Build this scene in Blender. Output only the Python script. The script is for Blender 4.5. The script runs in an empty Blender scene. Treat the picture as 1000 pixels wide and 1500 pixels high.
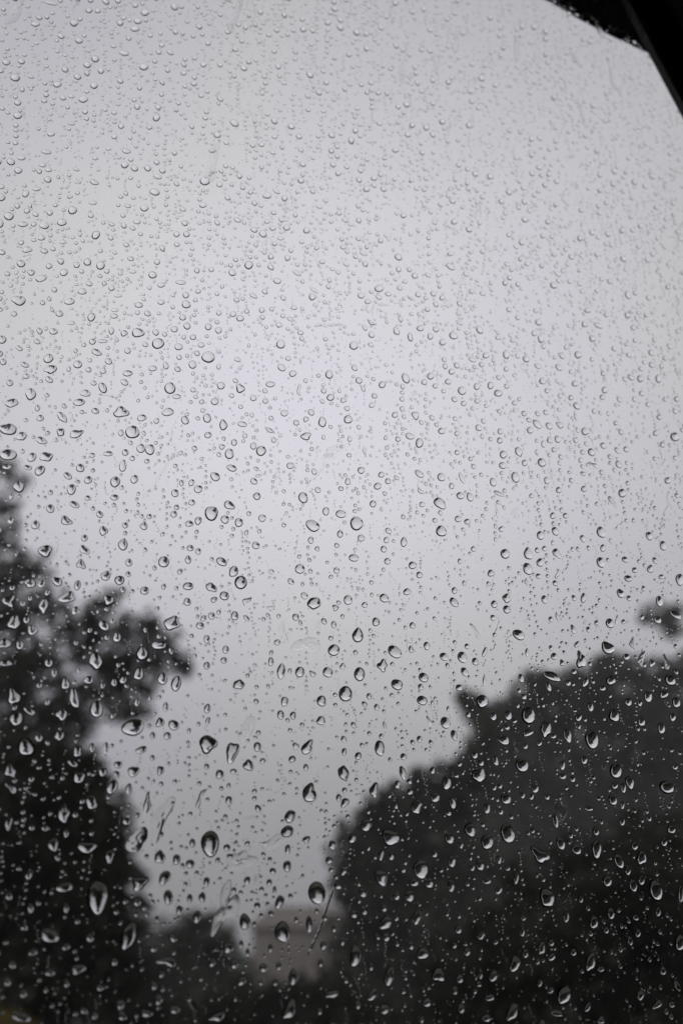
import bpy, math, random
import numpy as np
from mathutils import Vector

# ------------------------------------------------------------------ camera
scene = bpy.context.scene
COL = scene.collection
CAM = Vector((0.0, 0.0, 1.15))
PITCH = math.radians(27.0)
GLASS_Y = 0.20                      # outer face of the window pane: metres from the eye, square to the pane
LEAN = math.radians(8.0)            # the side window leans in at the top
YAW = math.radians(14.0)            # and the eye looks at it a little from the front
cam_data = bpy.data.cameras.new('camera')
cam = bpy.data.objects.new('camera', cam_data)
COL.objects.link(cam)
cam.location = CAM
cam.rotation_euler = (math.radians(90) + PITCH, 0, 0)
cam_data.sensor_fit = 'VERTICAL'
cam_data.sensor_height = 36.0
cam_data.sensor_width = 24.0
cam_data.lens = 31.2
cam_data.clip_start = 0.01
cam_data.clip_end = 8000
cam_data.dof.use_dof = True
cam_data.dof.focus_distance = 0.217
cam_data.dof.aperture_fstop = 9.6
scene.camera = cam

# ------------------------------------------------------------------ overcast sky
SUN_EL, SUN_AZ = math.radians(42), math.radians(200)   # the sun stands behind the car, above the cloud
world = bpy.data.worlds.new('World')
scene.world = world
world.use_nodes = True
wt = world.node_tree
wt.nodes.clear()
def wn(t, **k):
    n = wt.nodes.new(t)
    for a, v in k.items():
        setattr(n, a, v)
    return n
def wm(op, a, b=None, c=None):
    n = wn('ShaderNodeMath', operation=op)
    for i, v in enumerate((a, b, c)):
        if v is None:
            continue
        if isinstance(v, (int, float)):
            n.inputs[i].default_value = v
        else:
            wt.links.new(v, n.inputs[i])
    return n.outputs[0]
w_out = wn('ShaderNodeOutputWorld')
w_bg = wn('ShaderNodeBackground')
w_bg.inputs['Strength'].default_value = 0.10
sky = wn('ShaderNodeTexSky', sky_type='NISHITA')
sky.sun_disc = False
sky.sun_elevation = SUN_EL
sky.sun_rotation = SUN_AZ
sky.dust_density = 6.0
sky.air_density = 1.5
grey = wn('ShaderNodeHueSaturation')
grey.inputs['Saturation'].default_value = 0.15
wt.links.new(sky.outputs[0], grey.inputs['Color'])
tc = wn('ShaderNodeTexCoord')
sep = wn('ShaderNodeSeparateXYZ')
wt.links.new(tc.outputs['Generated'], sep.inputs[0])
up = wm('MAXIMUM', sep.outputs['Z'], 0.0)
# cloud deck: darker towards the horizon, as under even rain cloud, brightest a third of the way up
grad = wn('ShaderNodeValToRGB')
cr = grad.color_ramp
cr.interpolation = 'B_SPLINE'
SKY_STOPS = [(0.0, 0.41), (0.17, 0.48), (0.30, 0.57), (0.48, 0.655), (0.72, 0.615), (0.83, 0.565), (1.0, 0.54)]
while len(cr.elements) < len(SKY_STOPS):
    cr.elements.new(0.5)
for e, (p, v) in zip(cr.elements, SKY_STOPS):
    e.position = p
    e.color = (v, v, v, 1)
wt.links.new(up, grad.inputs[0])
noise = wn('ShaderNodeTexNoise')
noise.inputs['Scale'].default_value = 1.7
noise.inputs['Detail'].default_value = 3.0
noise.inputs['Roughness'].default_value = 0.45
wt.links.new(tc.outputs['Generated'], noise.inputs['Vector'])
mottle = wm('MULTIPLY_ADD', noise.outputs['Fac'], 0.22, 0.89)
# the cloud is a little thinner and paler low ahead of the car
pale = wn('ShaderNodeVectorMath', operation='DOT_PRODUCT')
wt.links.new(tc.outputs['Generated'], pale.inputs[0])
pale.inputs[1].default_value = (math.sin(math.radians(-3)) * math.cos(math.radians(37)), math.cos(math.radians(-3)) * math.cos(math.radians(37)), math.sin(math.radians(37)))
lobe = wm('MULTIPLY_ADD', wm('POWER', wm('MAXIMUM', pale.outputs['Value'], 0.0), 9.0), 0.50, 0.55)
cloud_v = wm('MULTIPLY', wm('MULTIPLY', wm('MULTIPLY', grad.outputs['Color'], mottle), lobe), 12.6)
tint = wn('ShaderNodeMix', data_type='RGBA', blend_type='MIX')
tint.inputs['A'].default_value = (0.985, 0.973, 1.005, 1)
tint.inputs['B'].default_value = (0.970, 0.957, 1.050, 1)
noise2 = wn('ShaderNodeTexNoise')
noise2.inputs['Scale'].default_value = 2.6
noise2.inputs['Detail'].default_value = 1.0
wt.links.new(tc.outputs['Generated'], noise2.inputs['Vector'])
wt.links.new(wm('MULTIPLY', wm('SUBTRACT', noise2.outputs['Fac'], 0.4), 4.0), tint.inputs['Factor'])
tint.clamp_factor = True
cloud = wn('ShaderNodeVectorMath', operation='SCALE')
wt.links.new(tint.outputs['Result'], cloud.inputs[0])
wt.links.new(cloud_v, cloud.inputs['Scale'])
mix = wn('ShaderNodeMix', data_type='RGBA')
mix.inputs['Factor'].default_value = 0.94
wt.links.new(grey.outputs[0], mix.inputs['A'])
wt.links.new(cloud.outputs[0], mix.inputs['B'])
wt.links.new(mix.outputs['Result'], w_bg.inputs['Color'])
wt.links.new(w_bg.outputs[0], w_out.inputs['Surface'])

# ------------------------------------------------------------------ sun behind the cloud
sun_data = bpy.data.lights.new('sun', 'SUN')
sun_data.energy = 0.5
sun_data.angle = math.radians(30)
sun_data.color = (1.0, 0.97, 0.93)
sun = bpy.data.objects.new('sun', sun_data)
COL.objects.link(sun)
d = Vector((math.sin(SUN_AZ) * math.cos(SUN_EL), math.cos(SUN_AZ) * math.cos(SUN_EL), math.sin(SUN_EL)))
sun.rotation_euler = d.to_track_quat('Z', 'Y').to_euler()

# ------------------------------------------------------------------ exposure and render settings
vs = scene.view_settings
vs.view_transform = 'Standard'
vs.look = 'None'
vs.exposure = 0.0
vs.gamma = 1.0
vs.use_curve_mapping = False
cy = scene.cycles
cy.max_bounces = 14
cy.transmission_bounces = 14
cy.transparent_max_bounces = 12
cy.glossy_bounces = 6
cy.diffuse_bounces = 3
cy.volume_bounces = 1
cy.use_denoising = True
cy.sample_clamp_indirect = 4.0

# ------------------------------------------------------------------ helpers
def tag(o, label=None, cat=None, group=None, kind=None):
    if label: o['label'] = label
    if cat: o['category'] = cat
    if group: o['group'] = group
    if kind: o['kind'] = kind
    return o

def mesh_obj(name, verts, faces, mat, parent=None, smooth=None):
    me = bpy.data.meshes.new(name)
    me.from_pydata([tuple(v) for v in verts], [], [tuple(f) for f in faces])
    if smooth is not None:
        me.polygons.foreach_set('use_smooth', np.asarray(smooth, dtype=bool) if not isinstance(smooth, bool) else [smooth] * len(faces))
    me.materials.append(mat)
    me.update()
    o = bpy.data.objects.new(name, me)
    COL.objects.link(o)
    if parent is not None:
        o.parent = parent
    return o

def empty(name, loc):
    o = bpy.data.objects.new(name, None)
    o.location = loc
    o.empty_display_size = 0.1
    COL.objects.link(o)
    return o

def child(name, verts, faces, mat, root, smooth=None):
    """a part given in world coordinates, stored relative to its thing's base"""
    l = root.location if root.parent is None else root.parent.location
    return mesh_obj(name, [(v[0] - l[0], v[1] - l[1], v[2] - l[2]) for v in verts], faces, mat, root, smooth)

def material(name, build):
    m = bpy.data.materials.new(name)
    m.use_nodes = True
    t = m.node_tree
    t.nodes.clear()
    out = t.nodes.new('ShaderNodeOutputMaterial')
    s = build(t)
    t.links.new(s, out.inputs['Surface'])
    return m

def principled(name, c1, c2, scale=5.0, rough=0.6, bump=0.0, detail=5.0, spec=0.5, coord='Object', lo=0.35, hi=0.65, bscale=None):
    def b(t):
        p = t.nodes.new('ShaderNodeBsdfPrincipled')
        co = t.nodes.new('ShaderNodeTexCoord')
        n = t.nodes.new('ShaderNodeTexNoise')
        n.inputs['Scale'].default_value = scale
        n.inputs['Detail'].default_value = detail
        t.links.new(co.outputs[coord], n.inputs['Vector'])
        r = t.nodes.new('ShaderNodeValToRGB')
        r.color_ramp.elements[0].position = lo
        r.color_ramp.elements[1].position = hi
        r.color_ramp.elements[0].color = (*c1, 1)
        r.color_ramp.elements[1].color = (*c2, 1)
        t.links.new(n.outputs['Fac'], r.inputs[0])
        t.links.new(r.outputs[0], p.inputs['Base Color'])
        p.inputs['Roughness'].default_value = rough
        p.inputs['Specular IOR Level'].default_value = spec
        if bump:
            n2 = n
            if bscale:
                n2 = t.nodes.new('ShaderNodeTexNoise')
                n2.inputs['Scale'].default_value = bscale
                t.links.new(co.outputs[coord], n2.inputs['Vector'])
            bp = t.nodes.new('ShaderNodeBump')
            bp.inputs['Strength'].default_value = bump
            bp.inputs['Distance'].default_value = 0.02
            t.links.new(n2.outputs['Fac'], bp.inputs['Height'])
            t.links.new(bp.outputs[0], p.inputs['Normal'])
        return p.outputs[0]
    return material(name, b)

def water_shader(t):
    g = t.nodes.new('ShaderNodeBsdfGlass')
    g.inputs['IOR'].default_value = 1.333
    g.inputs['Roughness'].default_value = 0.0
    return g.outputs[0]
def wetted_base_shader(t):
    # where the water wets the glass: light enters it bent as usual, and leaves it into the pane without being thrown back
    s = water_shader(t)
    tr = t.nodes.new('ShaderNodeBsdfTransparent')
    ge = t.nodes.new('ShaderNodeNewGeometry')
    mx = t.nodes.new('ShaderNodeMixShader')
    t.links.new(ge.outputs['Backfacing'], mx.inputs[0])
    t.links.new(s, mx.inputs[1])
    t.links.new(tr.outputs[0], mx.inputs[2])
    return mx.outputs[0]
def pane_shader(t):
    g = t.nodes.new('ShaderNodeBsdfTransparent')
    g.inputs['Color'].default_value = (0.955, 0.955, 0.957, 1)
    return g.outputs[0]
def leaf_material(name, c1, c2):
    def b(t):
        p = t.nodes.new('ShaderNodeBsdfPrincipled')
        co = t.nodes.new('ShaderNodeTexCoord')
        n = t.nodes.new('ShaderNodeTexNoise')
        n.inputs['Scale'].default_value = 1.3
        n.inputs['Detail'].default_value = 6.0
        t.links.new(co.outputs['Object'], n.inputs['Vector'])
        r = t.nodes.new('ShaderNodeValToRGB')
        r.color_ramp.elements[0].position = 0.38
        r.color_ramp.elements[1].position = 0.64
        r.color_ramp.elements[0].color = (*c1, 1)
        r.color_ramp.elements[1].color = (*c2, 1)
        t.links.new(n.outputs['Fac'], r.inputs[0])
        t.links.new(r.outputs[0], p.inputs['Base Color'])
        p.inputs['Roughness'].default_value = 0.5
        p.inputs['Specular IOR Level'].default_value = 0.3
        tl = t.nodes.new('ShaderNodeBsdfTranslucent')      # thin leaves let some light through
        t.links.new(r.outputs[0], tl.inputs['Color'])
        mx = t.nodes.new('ShaderNodeMixShader')
        mx.inputs[0].default_value = 0.35
        t.links.new(p.outputs[0], mx.inputs[1])
        t.links.new(tl.outputs[0], mx.inputs[2])
        return mx.outputs[0]
    return material(name, b)

M = {
    'water': material('rain_water', water_shader),
    'wet_base': material('rain_water_on_glass', wetted_base_shader),
    'pane': material('window_glass', pane_shader),
    'rubber': principled('black_rubber', (0.008, 0.008, 0.009), (0.016, 0.016, 0.017), 300, 0.75, 0.4),
    'fleck': principled('flecked_black_frame', (0.006, 0.006, 0.007), (0.85, 0.85, 0.90), 1700, 0.7, 0.5, 2.0, lo=0.54, hi=0.76),
    'trim': principled('matt_black_trim', (0.006, 0.006, 0.006), (0.010, 0.010, 0.010), 900, 0.8, 0.2, spec=0.2),
    'edge_highlight': principled('painted_edge_highlight', (0.022, 0.021, 0.020), (0.036, 0.034, 0.033), 500, 0.55, 0.2),  # light caught along the trim edge, put in as a lighter colour
    'cabin': principled('dark_cabin_cloth', (0.012, 0.012, 0.013), (0.022, 0.022, 0.023), 120, 0.9, 0.3, spec=0.2),
    'ground': principled('wet_rough_grass', (0.020, 0.026, 0.014), (0.045, 0.050, 0.028), 0.6, 0.8, 0.3),
    'road': principled('wet_asphalt', (0.030, 0.030, 0.031), (0.055, 0.055, 0.056), 4.0, 0.6, 0.2, bscale=60),
    'bark': principled('wet_bark', (0.025, 0.020, 0.016), (0.06, 0.05, 0.042), 8.0, 0.8, 0.6),
    'leaf_dark': leaf_material('dark_leaves', (0.050, 0.056, 0.044), (0.115, 0.123, 0.098)),
    'leaf_grey': leaf_material('grey_green_leaves', (0.040, 0.044, 0.038), (0.095, 0.10, 0.09)),
    'leaf_deep': leaf_material('darkened_leaves', (0.024, 0.028, 0.019), (0.058, 0.064, 0.044)),  # darker leaf tone; on the added bush it stands in for darkening
    'leaf_yellow': leaf_material('yellowing_leaves', (0.10, 0.075, 0.02), (0.26, 0.19, 0.05)),
    'render': principled('brown_house_render', (0.19, 0.168, 0.155), (0.27, 0.24, 0.222), 1.2, 0.85, 0.2),
    'roof': principled('brown_roof_tile', (0.16, 0.141, 0.131), (0.23, 0.205, 0.19), 3.0, 0.7, 0.3),
    'glass_dark': principled('house_window_glass', (0.02, 0.022, 0.025), (0.03, 0.033, 0.036), 1.0, 0.1, 0.0),
    'paint': principled('white_window_paint', (0.6, 0.6, 0.58), (0.7, 0.7, 0.68), 6.0, 0.5, 0.1),
}

def box_vf(x0, x1, y0, y1, z0, z1):
    v = [(x, y, z) for z in (z0, z1) for y in (y0, y1) for x in (x0, x1)]
    f = [(0, 2, 3, 1), (4, 5, 7, 6), (0, 1, 5, 4), (2, 6, 7, 3), (0, 4, 6, 2), (1, 3, 7, 5)]
    return v, f

def bevelled_slab(x0, x1, y0, y1, z0, z1, b):
    """box with its twelve edges chamfered"""
    v, f = [], []
    for sz, z, zi in ((-1, z0, z0 + b), (1, z1, z1 - b)):
        v += [(x0 + b, y0 + b, z), (x1 - b, y0 + b, z), (x1 - b, y1 - b, z), (x0 + b, y1 - b, z)]
        v += [(x0 + b, y0, zi), (x1 - b, y0, zi), (x1, y0 + b, zi), (x1, y1 - b, zi), (x1 - b, y1, zi), (x0 + b, y1, zi), (x0, y1 - b, zi), (x0, y0 + b, zi)]
    f += [(3, 2, 1, 0), (12, 13, 14, 15)]
    for o, flip in ((0, 0), (12, 1)):
        q = [(0, 1, o_) for o_ in ()]
        ring = [4, 5, 6, 7, 8, 9, 10, 11]
        inner = {4: 0, 5: 1, 6: 1, 7: 2, 8: 2, 9: 3, 10: 3, 11: 0}
        for i in range(8):
            a, c = ring[i], ring[(i + 1) % 8]
            ia, ic = inner[a], inner[c]
            face = (a, c, ic) if ia == ic else (a, c, ic, ia)
            face = tuple(o + k for k in face)
            f.append(face[::-1] if flip else face)
    for i in range(8):
        a, c = 4 + i, 4 + (i + 1) % 8
        f.append((c, a, a + 12, c + 12)[::-1])
    return v, f

# ------------------------------------------------------------------ ground and road
def sheet(name, x0, x1, y0, y1, z, mat):
    o = mesh_obj(name, [(x0, y0, z), (x1, y0, z), (x1, y1, z), (x0, y1, z)], [(0, 1, 2, 3)], mat)
    o['kind'] = 'structure'
    return o
sheet('ground', -3000, 3000, -3000, 3000, 0.0, M['ground'])
sheet('road', -300, 300, -3.2, 4.2, 0.004, M['road'])
kv, kf = box_vf(-300, 300, 4.2, 4.35, 0.0, 0.12)
tag(mesh_obj('kerb', kv, kf, M['road']), kind='structure')

# ------------------------------------------------------------------ the place in the picture of a direction (used to set out trees by bearing)
FPX = 1300.0
def bearing(px, py, dist):
    dx, dy = (px - 500) / FPX, (750 - py) / FPX
    y = math.cos(PITCH) - dy * math.sin(PITCH)
    z = math.sin(PITCH) + dy * math.cos(PITCH)
    s = dist / y
    return Vector((dx * s, dist, CAM.z + z * s))

# ------------------------------------------------------------------ trees
def tube_vf(pts, radii, n=7):
    v, f = [], []
    for i, (p, r) in enumerate(zip(pts, radii)):
        t = (Vector(pts[min(i + 1, len(pts) - 1)]) - Vector(pts[max(i - 1, 0)])).normalized()
        a = t.orthogonal().normalized()
        b = t.cross(a)
        for k in range(n):
            w = 2 * math.pi * k / n
            v.append(tuple(Vector(p) + (a * math.cos(w) + b * math.sin(w)) * r))
        if i:
            o = (i - 1) * n
            for k in range(n):
                f.append((o + k, o + (k + 1) % n, o + n + (k + 1) % n, o + n + k))
    f.append(tuple(range(n))[::-1])
    f.append(tuple(range((len(pts) - 1) * n, len(pts) * n)))
    return v, f

def leaves_vf(clumps, rng, leaf, cover):
    """leaf-shaped faces (two triangles bent along the rib) scattered through uneven clumps"""
    V, Fs = [], []
    base = 0
    for c, r, sparse in clumps:
        n = max(12, int(cover * sparse * math.pi * r * r / (0.33 * leaf * leaf)))
        dirs = rng.normal(size=(n, 3))
        dirs /= np.linalg.norm(dirs, axis=1)[:, None]
        lump = 1 + 0.28 * np.sin(dirs[:, 0] * 5 + c[0] * 3) * np.cos(dirs[:, 2] * 4 + c[2] * 5) + 0.16 * np.sin(dirs[:, 2] * 9 + c[1])
        rad = r * lump * rng.random(n) ** 0.55
        p = np.array(c)[None] + dirs * rad[:, None] * np.array([1.0, 1.0, 0.92])
        u = rng.normal(size=(n, 3)); u[:, 2] -= 0.4
        u /= np.linalg.norm(u, axis=1)[:, None]
        w = np.cross(u, rng.normal(size=(n, 3)))
        w /= np.linalg.norm(w, axis=1)[:, None] + 1e-9
        nn = np.cross(u, w)
        s = leaf * (0.6 + 0.8 * rng.random(n))[:, None]
        q = np.stack([p - u * s * .5, p + w * s * .33 + nn * s * .1, p + u * s * .5, p - w * s * .33 + nn * s * .1], axis=1).reshape(-1, 3)
        V.append(q)
        k = base + 4 * np.arange(n)
        Fs.append(np.stack([k, k + 1, k + 2, k, k + 2, k + 3], axis=1).reshape(-1, 3))
        base += 4 * n
    return np.concatenate(V), np.concatenate(Fs)

def fast_mesh(name, V, Fc, mat, parent=None, smooth=None, flat_mat=None):
    me = bpy.data.meshes.new(name)
    V = np.asarray(V, dtype=np.float32)
    Fc = np.asarray(Fc, dtype=np.int32)
    nf, k = Fc.shape
    me.vertices.add(len(V)); me.loops.add(nf * k); me.polygons.add(nf)
    me.vertices.foreach_set('co', V.ravel())
    me.loops.foreach_set('vertex_index', Fc.ravel())
    me.polygons.foreach_set('loop_start', np.arange(0, nf * k, k, dtype=np.int32))
    if smooth is not None:
        me.polygons.foreach_set('use_smooth', smooth)
    me.materials.append(mat)
    if flat_mat is not None:
        me.materials.append(flat_mat)
        me.polygons.foreach_set('material_index', (~np.asarray(smooth)).astype(np.int32))
    me.update(calc_edges=True)
    me.validate()
    o = bpy.data.objects.new(name, me)
    COL.objects.link(o)
    if parent is not None:
        o.parent = parent
    return o

def plant(name, label, cat, clumps_px, dist, seed, leaf, cover, mat, trunk_px=None, trunk_r=0.16, fill=1, group=None, spread=1.0, sparse=1.0, swell=1.02, sprigs=3):
    """clumps_px: (bearing x, bearing y, radius, density) of each bough of foliage, all at about the distance dist"""
    rng = np.random.default_rng(seed)
    rnd = random.Random(seed)
    cl = []
    for c in clumps_px:
        px, py, r = c[:3]
        dens = c[3] if len(c) > 3 else 1.0
        R = r / FPX * dist * swell
        for k in range(fill):
            p = bearing(px + rnd.uniform(-.15, .15) * r, py + rnd.uniform(-.15, .15) * r, dist + rnd.uniform(-1, 1) * spread)
            if p.z < R * 0.4:
                p.z = R * 0.4
            cl.append((tuple(p), R * rnd.uniform(0.85, 1.12), dens * sparse))
    for (c, R, dn) in list(cl):
        # loose sprigs standing out of the bough, mostly upwards and sideways
        for k in range(sprigs):
            w = rnd.uniform(-.25, math.pi + .25)
            q = Vector(c) + Vector((math.cos(w), rnd.uniform(-.4, .4), math.sin(w))) * R * rnd.uniform(.9, 1.22)
            cl.append((tuple(q), R * rnd.uniform(.16, .30), .8))
    tx, top = trunk_px if trunk_px else (sum(c[0] for c in clumps_px) / len(clumps_px), min(c[1] for c in clumps_px) + 60)
    foot = bearing(tx, 1412, dist); foot.z = 0
    root = empty(name, foot)
    tag(root, label, cat, group)
    tip = bearing(tx + 12, top, dist)
    pts, rad = [], []
    for i in range(7):
        t = i / 6
        pts.append((foot.x + (tip.x - foot.x) * t + math.sin(t * 5 + seed) * 0.10 * t, foot.y + math.cos(t * 4 + seed) * 0.1 * t, tip.z * t))
        rad.append(trunk_r * (1 - 0.8 * t) * (1.35 if i == 0 else 1))
    tv, tf = tube_vf(pts, rad, 9)
    trunk = child('trunk', tv, tf, M['bark'], root, True)
    for c, r, dn in sorted([q for q in cl if q[2] >= .7], key=lambda q: -q[1])[:14]:
        c = Vector(c)
        t = min(0.92, max(0.25, (c.z / max(tip.z, .1)) * 0.75))
        i = min(5, int(t * 6)); fr = t * 6 - i
        a = Vector(pts[i]).lerp(Vector(pts[i + 1]), fr)
        mid = a.lerp(c, 0.5) + Vector((0, 0, 0.12 * (c - a).length))
        r0 = trunk_r * (1 - .8 * t) * 0.6
        lv, lf = tube_vf([a, a.lerp(mid, .5) + Vector((rnd.uniform(-.06, .06), rnd.uniform(-.06, .06), .03)), mid, c], [r0, r0 * .8, r0 * .55, r0 * .15], 6)
        child('limb', lv, lf, M['bark'], root, True)
    V, Fc = leaves_vf(cl, rng, leaf, cover)
    V = V - np.array(foot)[None]
    fast_mesh('crown', V, Fc, mat, root)
    return root

# tree with open boughs on the left
plant('broadleaf_tree', 'ragged grey tree with open leafy boughs reaching over pale sky on the left', 'tree', [
    (8, 690, 26, .7), (28, 712, 15, .6), (4, 740, 24, .7), (20, 775, 14, .5), (5, 800, 20, .5),
    (48, 838, 34, .8), (12, 852, 34, .9), (70, 868, 18, .6), (95, 885, 16, .55), (10, 900, 36, .8), (45, 930, 20, .6),
    (98, 925, 26, .9), (130, 905, 26, .9), (158, 884, 20, .8), (172, 872, 12, .6), (140, 940, 32, 1), (185, 925, 26, 1), (215, 922, 22, 1), (240, 940, 24, 1), (258, 968, 22, .9), (272, 984, 9, .8),
    (225, 970, 28, 1), (190, 965, 34, 1.1), (150, 975, 30, 1), (115, 962, 18, .8), (175, 1005, 32, 1.1), (210, 1005, 20, .9), (140, 1012, 26, 1), (195, 1040, 22, .8), (165, 1045, 20, .7),
    (70, 965, 28, .9), (48, 985, 24, .8), (95, 1015, 26, .8), (125, 1050, 26, .8), (55, 900, 22, .7), (80, 905, 20, .7), (25, 965, 28, .8), (85, 1000, 20, .7), (20, 1010, 30, .8), (60, 1035, 26, .8), (105, 1040, 22, .7), (30, 1060, 34, 1), (80, 1070, 28, .9), (120, 1075, 20, .6), (-25, 900, 50, 1), (-30, 1000, 60, 1), (-20, 780, 40, .8)],
    20.0, 11, 0.16, 3.3, M['leaf_deep'], (15, 740), 0.22, 1, spread=1.2, swell=1.06, sprigs=4)
plant('broadleaf_tree', 'dense dark tree filling the lower left corner below the ragged grey boughs', 'tree', [
    (30, 1110, 50), (85, 1110, 34), (120, 1125, 26), (135, 1150, 28), (60, 1165, 55), (110, 1180, 50), (150, 1195, 34), (165, 1225, 28), (20, 1220, 60), (90, 1240, 60), (145, 1260, 44), (178, 1270, 22), (30, 1300, 65),
    (110, 1310, 60), (165, 1310, 32), (150, 1350, 42), (60, 1370, 65), (120, 1395, 60), (20, 1440, 60), (90, 1450, 60), (165, 1400, 36), (160, 1450, 50), (-40, 1200, 70), (-40, 1330, 80), (-40, 1440, 70), (200, 1475, 40)],
    9.5, 12, 0.095, 3.2, M['leaf_deep'], (50, 1180), 0.13, 2, spread=0.6)
# the big trees on the right
plant('broadleaf_tree', 'tall dense dark tree covering the lower right of the photo', 'tree', [
    (966, 906, 22, .45), (948, 910, 11, .4), (984, 922, 17, .45), (990, 896, 10, .35),
    (995, 985, 26, .9), (965, 1000, 26), (935, 992, 24), (905, 985, 24), (882, 985, 18, .9), (860, 1005, 28), (830, 1020, 28), (800, 1012, 22), (785, 1000, 16, .9), (775, 1030, 28), (745, 1045, 24), (760, 1080, 44), (725, 1080, 26),
    (820, 1070, 55), (890, 1050, 60), (960, 1055, 60), (715, 1120, 34), (770, 1140, 60), (850, 1140, 65), (930, 1140, 65), (1000, 1130, 60), (710, 1180, 50), (790, 1220, 70), (880, 1230, 75), (970, 1230, 75),
    (740, 1290, 70), (830, 1310, 75), (920, 1320, 75), (1000, 1320, 75), (760, 1390, 75), (860, 1400, 75), (950, 1410, 75), (720, 1450, 70), (820, 1470, 70), (920, 1480, 70), (1010, 1460, 70), (1060, 1050, 80), (1080, 1200, 90), (1080, 1350, 90)],
    52.0, 13, 0.44, 3.0, M['leaf_dark'], (905, 1040), 0.45, 2, spread=2.2)
plant('broadleaf_tree', 'shorter rounded dark tree left of the tall one, beside the brown house', 'tree', [
    (690, 1035, 20, .7), (680, 1022, 10, .6), (705, 1050, 20, .8), (712, 1085, 22), (698, 1110, 20), (690, 1140, 28), (655, 1145, 24), (625, 1148, 22, .9), (612, 1138, 10, .7), (610, 1165, 24), (575, 1178, 24), (548, 1190, 22), (660, 1190, 44), (610, 1215, 46), (560, 1225, 36), (530, 1225, 26),
    (515, 1255, 26), (505, 1280, 16), (545, 1275, 44), (610, 1285, 55), (670, 1270, 55), (530, 1320, 36), (512, 1310, 16), (575, 1345, 55), (640, 1350, 60), (535, 1380, 40), (590, 1420, 60), (660, 1430, 60), (530, 1440, 46), (500, 1462, 34), (560, 1480, 60)],
    27.0, 14, 0.24, 3.0, M['leaf_dark'], (600, 1200), 0.26, 2, spread=1.4)
# low growth in front of the house
plant('garden_shrub', 'feathery grey shrub between the dark tree and the brown house', 'shrub', [
    (255, 1375, 26, .8), (285, 1358, 20, .8), (310, 1350, 13, .6), (300, 1385, 28, .9), (330, 1380, 18, .7), (230, 1400, 26, .9), (265, 1415, 36), (320, 1420, 34), (220, 1440, 36), (290, 1455, 46), (350, 1440, 26), (345, 1470, 34), (200, 1400, 18), (235, 1480, 40)],
    24.0, 15, 0.15, 2.4, M['leaf_dark'], (280, 1400), 0.08, 2, spread=0.8)
plant('added_dark_bush', 'broad bush added to darken the bottom right, in front of the tall tree', 'bush', [  # made-up bush: its dark leaves stand in for brightness falling off downwards
    (985, 1215, 40, .8), (930, 1235, 36, .8), (885, 1262, 34, .8), (835, 1275, 34, .8), (780, 1300, 34, .8), (1010, 1270, 60), (950, 1290, 60), (890, 1315, 56), (830, 1330, 56), (775, 1350, 50), (725, 1355, 34, .8), (690, 1385, 30, .8),
    (1000, 1360, 70), (930, 1380, 70), (860, 1395, 70), (790, 1415, 65), (730, 1420, 55), (680, 1435, 45), (640, 1455, 32, .9), (1010, 1450, 70), (940, 1465, 70), (870, 1475, 70), (800, 1485, 65), (740, 1490, 60), (680, 1495, 55), (625, 1500, 40), (1070, 1300, 70), (1080, 1420, 80)],
    8.5, 18, 0.085, 3.0, M['leaf_deep'], (860, 1330), 0.06, 1, spread=0.5)
plant('garden_hedge', 'low dark hedge along the bottom in front of the brown house', 'hedge', [
    (380, 1476, 26), (420, 1470, 24), (455, 1464, 26), (490, 1468, 28), (340, 1484, 30), (400, 1500, 30), (445, 1495, 30), (485, 1500, 30), (395, 1458, 10, .7), (435, 1450, 9, .7),
    (360, 1520, 40), (410, 1530, 40), (460, 1530, 40), (510, 1520, 40), (300, 1520, 40), (240, 1520, 40), (190, 1510, 40), (560, 1520, 40), (620, 1520, 40), (680, 1520, 40), (740, 1520, 40)],
    13.0, 16, 0.10, 3.2, M['leaf_deep'], (430, 1480), 0.05, 2, spread=0.4)
plant('roadside_bush', 'small yellowing bush in the bottom left corner', 'bush', [
    (2, 1492, 16, .7), (-20, 1488, 24), (12, 1512, 20), (40, 1522, 18), (-10, 1525, 30)],
    6.5, 17, 0.055, 1.5, M['leaf_yellow'], (5, 1500), 0.03, 1, spread=0.15)

# ------------------------------------------------------------------ the house beyond
def house():
    a = bearing(372, 1325, 46.0)
    b = bearing(520, 1325, 46.0)
    x0, x1, y0, y1, zt = a.x, b.x + 5.0, 46.0, 54.0, a.z
    ze = zt - 1.0
    root = empty('house', ((x0 + x1) / 2, y0, 0))
    tag(root, 'small brown rendered house with hipped roof beyond the gap in the trees', 'house')
    v, f = box_vf(x0, x1, y0, y1, 0.0, ze)
    child('wall', v, f, M['render'], root)
    o = 0.25
    rv = [(x0 - o, y0 - o, ze), (x1 + o, y0 - o, ze), (x1 + o, y1 + o, ze), (x0 - o, y1 + o, ze),
          (x0 + .75, y0 + 1.2, zt), (x1 - .75, y0 + 1.2, zt), (x1 - .75, y1 - 1.2, zt), (x0 + .75, y1 - 1.2, zt)]
    child('roof', rv, [(0, 1, 5, 4), (1, 2, 6, 5), (2, 3, 7, 6), (3, 0, 4, 7), (4, 5, 6, 7), (3, 2, 1, 0)], M['roof'], root)
    wx = x1 - 3.0
    w = child('window', *box_vf(wx, wx + 1.2, y0 - .03, y0 + .02, 0.9, 2.1), M['paint'], root)
    child('pane', *box_vf(wx + .08, wx + 1.12, y0 - .036, y0 - .032, 0.98, 2.02), M['glass_dark'], w)
house()

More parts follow.
